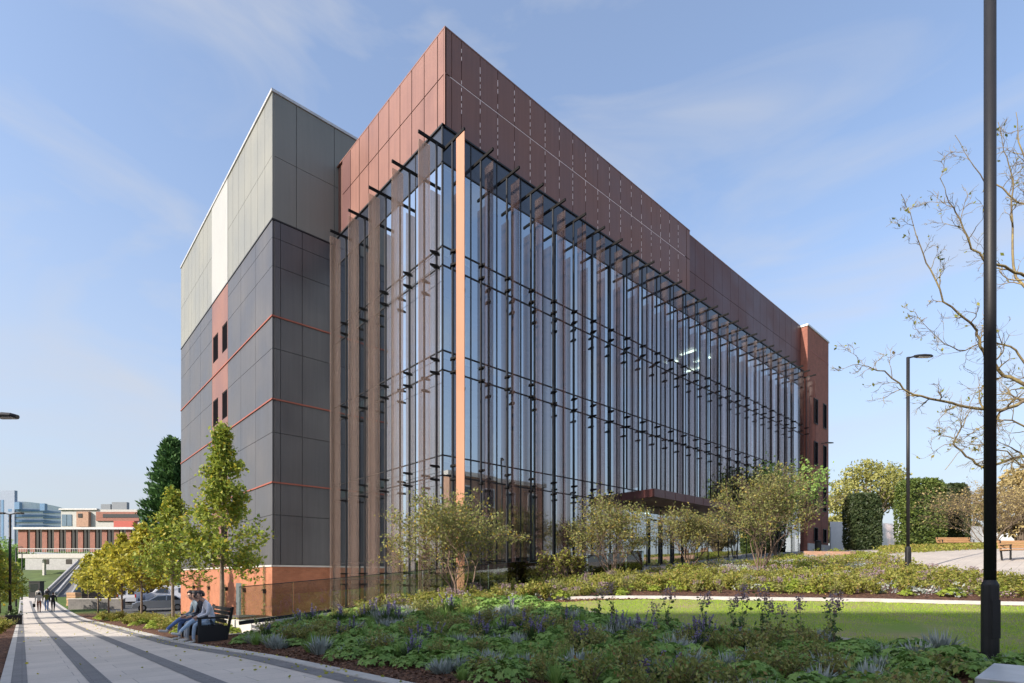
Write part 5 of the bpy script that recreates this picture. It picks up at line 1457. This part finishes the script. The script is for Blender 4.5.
def b_bush(seed, m, R_=.28, hh=.4, n=260, s=.045, stems=9, tw='twig', heads=None):
    def f(root):
        g = np.random.default_rng(seed); b = MB(); P_ = []
        for i in range(stems):
            a = g.uniform(0, 2*PI); r = R_*math.sqrt(g.uniform(0, 1)); H_ = hh*g.uniform(.6, 1.1); e_ = np.array([math.cos(a)*r, math.sin(a)*r, H_]); mid = e_*[.4, .4, .6]
            b.tube([(0, 0, 0), tuple(mid), tuple(e_)], [.006, .004, .002], 4)
            for k in range(n//stems): f_ = g.uniform(.25, 1.05); c = (mid*(f_/.6) if f_ < .6 else mid+(e_-mid)*((f_-.6)/.4)); P_.append(c+g.normal(0, .035, 3))
        b.build('stems', M[tw], root); leafobj('leaves', np.array(P_), s, M[m], g, root)
        if heads:
            P_ = [np.array([math.cos(a_)*r_, math.sin(a_)*r_, hh*g.uniform(.85, 1.15)])+g.normal(0, .02, 3) for a_, r_ in zip(g.uniform(0, 2*PI, 9), g.uniform(0, R_, 9)) for _ in range(14)]
            leafobj('flower_heads', np.array(P_), .03, M[heads], g, root)
    return f
LAWN_D = [(LAWN[i][0]*(1-t_/12)+LAWN[(i+1) % len(LAWN)][0]*t_/12, LAWN[i][1]*(1-t_/12)+LAWN[(i+1) % len(LAWN)][1]*t_/12) for i in range(len(LAWN)) for t_ in range(12)]
T = {
 'ger': [tmpl('geranium_clump', b_ger(i, n=120, R_=.34, hh=.26, s=.05+.008*i), 'low green clump of lobed leaves in the shaded front bed', 'green leafy clumps in the front bed') for i in range(3)],
 'silver': [tmpl('silver_leaf_plant', b_blades(10+i, 'lf_silver', n=150, L=.34, R_=.3, w=.016, droop=.55), 'silver grey long leaved plant in the shaded front bed', 'silver leaved plants in the front bed') for i in range(2)],
 'salvia': [tmpl('purple_salvia', b_blades(20+i, 'lf_dark', n=190, L=.34, R_=.2, w=.018, droop=.4, spikes=8, sh=.44), 'dark green clump with upright purple flower spikes in the front bed', 'purple flowering plants in the front bed') for i in range(2)],
 'fern': [tmpl('feathery_plant', b_bush(30+i, 'lf_fern', R_=.34, hh=.42, n=520, s=.035, stems=16), 'feathery olive green plant in the front bed', 'feathery plants in the front bed') for i in range(2)],
 'tuft': [tmpl('grass_tuft', b_blades(40+i, 'lf_ger', n=150, L=.38, R_=.12, w=.007, droop=.6), 'arching green grass tuft in the front bed', 'grass tufts in the front bed') for i in range(2)],
 'bank': [tmpl('bank_perennial', b_bush(50+i, 'lf_bank', R_=.36, hh=.48, n=480, s=.055, stems=16), 'sunlit yellow green perennial on the planted bank', 'perennials on the sunny bank') for i in range(3)],
 'mauve': [tmpl('mauve_perennial', b_bush(60+i, 'lf_fern', R_=.28, hh=.42, n=260, s=.04, stems=12, heads='lf_mauve'), 'faded mauve headed perennial on the planted bank', 'mauve perennials on the sunny bank') for i in range(2)],
 'lime': [tmpl('lime_clump', b_ger(70+i, 'lf_lime', R_=.30, hh=.26, n=110, s=.06), 'bright lime green clump on the planted bank', 'lime clumps on the sunny bank') for i in range(2)],
 'rose': [tmpl('tall_stem_plant', b_bush(80+i, 'lf_dark', R_=.12, hh=.75, n=50, s=.05, stems=4, heads='lf_mauve'), 'thin tall stemmed plant rising at the lawn edge', 'tall thin plants at the lawn edge') for i in range(1)],
}
used = {}
TAN = {k: 0 for k in T}
LOOK = {'ger': ('green clump of lobed leaves', 'green leafy clumps'), 'silver': ('silver grey long leaved plant', 'silver leaved plants'), 'salvia': ('dark green clump with purple flower spikes', 'purple flowering plants'),
        'fern': ('feathery olive green plant', 'feathery plants'), 'tuft': ('arching green grass tuft', 'grass tufts'), 'bank': ('yellow green perennial', 'yellow green perennials'),
        'mauve': ('faded mauve headed perennial', 'mauve headed perennials'), 'lime': ('bright lime green clump', 'lime green clumps'), 'rose': ('tall thin stemmed plant', 'tall thin plants')}
def zone(p, q):
    if p < 0: return 'left of the path'
    if q > 18 and p < 6: return 'under the avenue trees'
    if math.hypot(p-9.17, q-.99) < 2.0: return 'round the foot of the near lamp column'
    if math.hypot(p-6.9, q-.2) < 1.8: return 'beside the stone seat'
    if is_bank(p, q):
        if q > 13.6: return 'against the sloping wall cap'
        if min((p-a)**2+(q-c)**2 for a, c in PL0) < 2.2**2: return 'by the edge of the paved plaza'
        if min((p-a)**2+(q-c)**2 for a, c in LAWN_D) < 2.0**2: return 'just behind the lawn kerb'
        return 'on the middle of the sunny bank'
    if p < prf(q)+1.3: return 'along the edge of the paved path'
    if min((p-a)**2+(q-c)**2 for a, c in LAWN_D) < 1.3**2: return 'along the front edge of the lawn'
    if q > 12: return 'before the glass balustrade'
    if q > 8: return 'in the shaded bed left of the lawn'
    return 'in the middle of the shaded front bed'
def put(kind, p, q, s, rg):
    lst = T[kind]; k = TAN[kind]; TAN[kind] += 1
    src = lst[k % len(lst)]
    o = src if k < len(lst) else copy_tree(src)
    big = 'large' if s > 1.03 else ('small' if s < .88 else 'middling'); zn = zone(p, q)
    o['label'] = big+' '+LOOK[kind][0]+' '+zn; o['group'] = LOOK[kind][1]+' '+zn
    place(o, p, q, h(p, q)-.02, rg.uniform(0, 6.28), (s*rg.uniform(.85, 1.15), s*rg.uniform(.85, 1.15), s*rg.uniform(.8, 1.2)))
rg = random.Random(9)
lawnA = LAWN
def bad(p, q, m=0.0):
    a = np.array([[p, q]])
    if inpoly(a, LAWN)[0] or inpoly(a, PLAZA)[0]: return True
    if p < prf(q)+.22+m and p > -.5: return True
    if q > 15.25: return True
    if math.hypot(p-9.17, q-.99) < .35: return True
    if 5.7 < p < 7.9 and q < 1.25: return True
    return False
def uv(p, q):
    x_ = CA*p-CB*q; y_ = CB*p+CA*q
    if y_ < 3: return (-999, 999, y_)
    return (512+FPX*x_/y_, 577-FPX*h(p, q)/y_, y_)
front_edge = [G(u, v)[:2] for u, v in ((-40, 600),)]
# kerb line of lawn splits front (shade) and bank (sun)
LK = [G(u, v)[:2] for u, v in ((330, 622), (430, 607), (545, 601), (600, 598.5), (660, 598.5), (760, 600), (880, 601.5), (1024, 605), (1090, 607))]
def is_bank(p, q):
    u, v, y = uv(p, q)
    xs_ = (330, 430, 545, 600, 660, 760, 880, 1024, 1090); vs_ = (616, 609, 602, 598.5, 598.5, 600, 601.5, 605, 607)
    return v < np.interp(u, xs_, vs_)
# salvias where the photo shows them
for u, v in ((479, 634), (486, 637), (505, 632), (515, 636), (524, 631), (533, 638), (545, 633), (541, 640), (616, 634), (622, 630), (630, 635), (640, 636), (575, 645), (584, 650), (688, 643), (697, 641), (697, 648), (748, 648), (700, 640), (398, 622), (388, 620), (372, 617), (364, 619), (300, 622), (312, 621), (272, 625), (262, 622), (282, 620), (245, 628), (232, 630), (255, 632), (340, 620), (655, 640), (592, 641), (710, 636)):
    p, q, z, y = G(u, v+4)
    if not bad(p, q): put('salvia', p, q, 1.0 if y < 13 else 1.1, rg)
# front bed, Poisson-like
pts = []
tries = 0
while tries < 9000:
    tries += 1
    p = rg.uniform(3.6, 13); q = rg.uniform(.3, 15.2)
    if bad(p, q, .25): continue
    if is_bank(p, q): continue
    u, v, y = uv(p, q)
    if u < 180 or u > 1090 or v > 760: continue
    if any((p-a)**2+(q-c)**2 < .30**2 for a, c in pts): continue
    pts.append((p, q))
print('front plants', len(pts))
cnt = {}
for p, q in pts:
    u, v, y = uv(p, q); n = math.sin(p*1.9+1.3)*math.cos(q*1.6)+.5*math.sin(p*4.1+q*3.3)
    if p < prf(q)+.75 and rg.random() < .55: continue
    r_ = rg.random()
    if u > 790: k = 'ger' if r_ < .72 else ('silver' if r_ < .86 else 'fern')
    elif n > .35: k = 'silver' if r_ < .6 else 'ger'
    elif n > -.2: k = 'ger' if r_ < .62 else ('fern' if r_ < .76 else 'tuft')
    else: k = 'fern' if r_ < .33 else ('salvia' if r_ < .40 else ('tuft' if r_ < .75 else 'ger'))
    # plants by the lawn stay low
    dl = min((p-a)**2+(q-c)**2 for a, c in LAWN_D)
    if dl < .45**2: continue
    if dl < 1.1**2 and k in ('fern', 'tuft'): k = 'ger'
    cnt[k] = cnt.get(k, 0)+1
    put(k, p, q, rg.uniform(.8, 1.15), rg)
print(cnt)
for u, v in ((655, 640), (668, 638), (706, 641), (742, 642), (770, 645), (763, 644), (780, 646), (801, 648), (832, 648), (835, 652), (600, 622), (612, 624), (735, 640)):
    p, q, z, y = G(u, v)
    if not inpoly(np.array([[p, q]]), LAWN)[0]: put('rose', p, q, 1, rg)
# left of the path
for i in range(420):
    p = rg.uniform(-4.5, -.45); q = rg.uniform(9, 40)
    if 10.5 < q < 13.2: continue
    if i < 70: put('bank' if rg.random() < .6 else 'fern', p, q, 1, rg)
# strip by the avenue trees
for i in range(130):
    p = rg.uniform(3.75, 5.7); q = rg.uniform(18.4, 46)
    put('lime' if rg.random() < .5 else 'bank', p, q, rg.uniform(.7, 1.05), rg)
# sunny bank: nearest plants as individuals
pts = []; tries = 0
while tries < 14000 and len(pts) < 360:
    tries += 1
    p = rg.uniform(5, 30); q = rg.uniform(1, 15.2)
    if bad(p, q) or not is_bank(p, q): continue
    u, v, y = uv(p, q)
    if u < 300 or u > 1060: continue
    if y > 22: continue
    # mulch strip along the kerb
    if v > np.interp(u, (545, 600, 660, 760, 880, 1024), (602, 598.5, 598.5, 600, 601.5, 605))-6.0 and u > 640: continue
    if any((p-a)**2+(q-c)**2 < .36**2 for a, c in pts): continue
    pts.append((p, q))
print('bank plants', len(pts))
for p, q in pts:
    r_ = rg.random(); put('bank' if r_ < .5 else ('mauve' if r_ < .68 else ('lime' if r_ < .88 else 'fern')), p, q, rg.uniform(.7, 1.1), rg)
print('counts', TAN)
for k, l in T.items():
    for o in l:
        if TAN[k] == 0: place(o, 30, 10, h(30, 10))
# ground cover beyond, as one mass
g = np.random.default_rng(4)
N0 = 3400
pp = g.uniform(4, 47, N0*3); qq = g.uniform(-6, 15.2, N0*3)
zz_ = H(pp, qq); keep = []
for i in range(len(pp)):
    p, q = pp[i], qq[i]
    y_ = CB*p+CA*q
    if y_ < 12: continue
    u = 512+FPX*(CA*p-CB*q)/y_; v = 577-FPX*zz_[i]/y_
    if u < 290 or u > 1080: continue
    if v > np.interp(u, (290, 430, 545, 600, 660, 760, 880, 1024, 1090), (616, 609, 601, 592.5, 592.5, 594, 595.5, 599, 601)): continue
    keep.append(i)
keep = np.array(keep); pts2 = np.c_[pp[keep], qq[keep]]
m_ = ~(inpoly(pts2, LAWN) | inpoly(pts2, PLAZA)); keep = keep[m_][:N0]
kinds = [('ground_cover', 'lf_bank', 'yellow green ground cover over the sunny bank', .065), ('olive_cover', 'lf_fern', 'olive and rust ground cover between the yellow plants', .05), ('mauve_cover', 'lf_mauve', 'dry mauve brown seed heads over the sunny bank', .035), ('grey_cover', 'lf_silver', 'grey green low leaves among the bank plants', .055), ('lime_cover', 'lf_lime', 'bright lime leaves in patches over the sunny bank', .07)]
bins = [[] for _ in kinds]
for i in keep:
    p, q = pp[i], qq[i]
    nn = math.sin(p*.9+2*math.sin(q*.7))+math.cos(q*1.3+1.5*math.sin(p*.6))+g.normal(0, .8)
    k = 4 if nn > 1.5 else 0 if nn > .45 else 1 if nn > -.5 else 2 if nn > -1.25 else 3
    if g.random() < .12: continue
    hgt = g.uniform(.10, .30)*(1.5 if g.random() < .12 else 1)*(1.15 if k in (0, 4) else .85); w = g.uniform(.10, .22); n = 24
    bins[k].append(np.c_[g.normal(0, w*.6, n), g.normal(0, w*.6, n), g.uniform(0, 1, n)**.7*hgt]+[p, q, zz_[i]])
for (nm, mm, lb, sz_), bb in zip(kinds, bins):
    gc = leafobj(nm, np.concatenate(bb), sz_, M[mm], g); tag(gc, lb, 'ground cover', kind='stuff')
# beyond the plaza: low planting in front of the hedges
PB = []
for i in range(900):
    u = g.uniform(880, 1080); y = g.uniform(33, 44); p, q = W(u, y)
    n = 14; PB.append(np.c_[g.normal(0, .2, n), g.normal(0, .2, n), g.uniform(0, .4, n)]+[p, q, h(p, q)])
gc = leafobj('low_planting', np.concatenate(PB), .10, M['lf_bank'], g); tag(gc, 'low rough planting in front of the clipped hedges', 'planting', kind='stuff')
# loose bark chips over the near soil
n = 26000; pp = g.uniform(3.5, 13, n); qq = g.uniform(.5, 15.3, n); zz_ = H(pp, qq)
a = np.c_[pp, qq]; m_ = ~(inpoly(a, LAWN)) & (pp > pr(qq)+.0)
V, F = leaf_quads(np.c_[pp, qq, zz_+.012][m_], .045, g, flat=.75, elong=1.4)
tag(npmesh('bark_mulch', V, F, M['chips']), 'brown bark chips covering the soil of the beds', 'mulch', kind='stuff')
# fallen leaves on the path
n = 420; qq = g.uniform(4, 40, n); pp = np.where(g.uniform(0, 1, n) < .75, pr(qq)-np.abs(g.normal(0, .5, n))-.02, g.uniform(-.1, 3.4, n)); zz_ = zpath(qq)+.024
V, F = leaf_quads(np.c_[pp, qq, zz_], .05, g, flat=.9, elong=1.2)
tag(npmesh('fallen_leaves', V, F, M['lf_yellow']), 'fallen yellow brown leaves scattered along the paved path', 'leaves', kind='stuff')
# blades of grass on the lawn
n = 60000; lx0, lx1, ly0, ly1 = min(lx), max(lx), min(ly), max(ly)
pp = g.uniform(lx0, lx1, n); qq = g.uniform(ly0, ly1, n); a = np.c_[pp, qq]; m_ = inpoly(a, LAWN)
worn = 1.1*np.exp(-((pp-11.5)**2/1.6+(qq-2.2)**2/.7))+.7*np.exp(-((pp-14.8)**2/.8+(qq-6.0)**2/.25))+.25*np.sin(pp*2.3)*np.sin(qq*2.9)
m_ &= g.uniform(0, 1, n) > worn; pp, qq = pp[m_], qq[m_]
n = len(pp); zz_ = H(pp, qq)+.012; th = g.uniform(0, 2*PI, n); w = .004; hh = g.uniform(.018, .05, n)
o = np.c_[np.cos(th)*w, np.sin(th)*w, np.zeros(n)]; c = np.c_[pp, qq, zz_]; tp_ = c+np.c_[g.normal(0, .012, n), g.normal(0, .012, n), hh]
V = np.stack([c-o, c+o, tp_], 1).reshape(-1, 3); F = np.arange(n*3).reshape(n, 3)
tag(npmesh('grass', V, F, M['lf_grass']), 'short lawn grass, sunlit at the back and shaded in front', 'grass', kind='stuff')
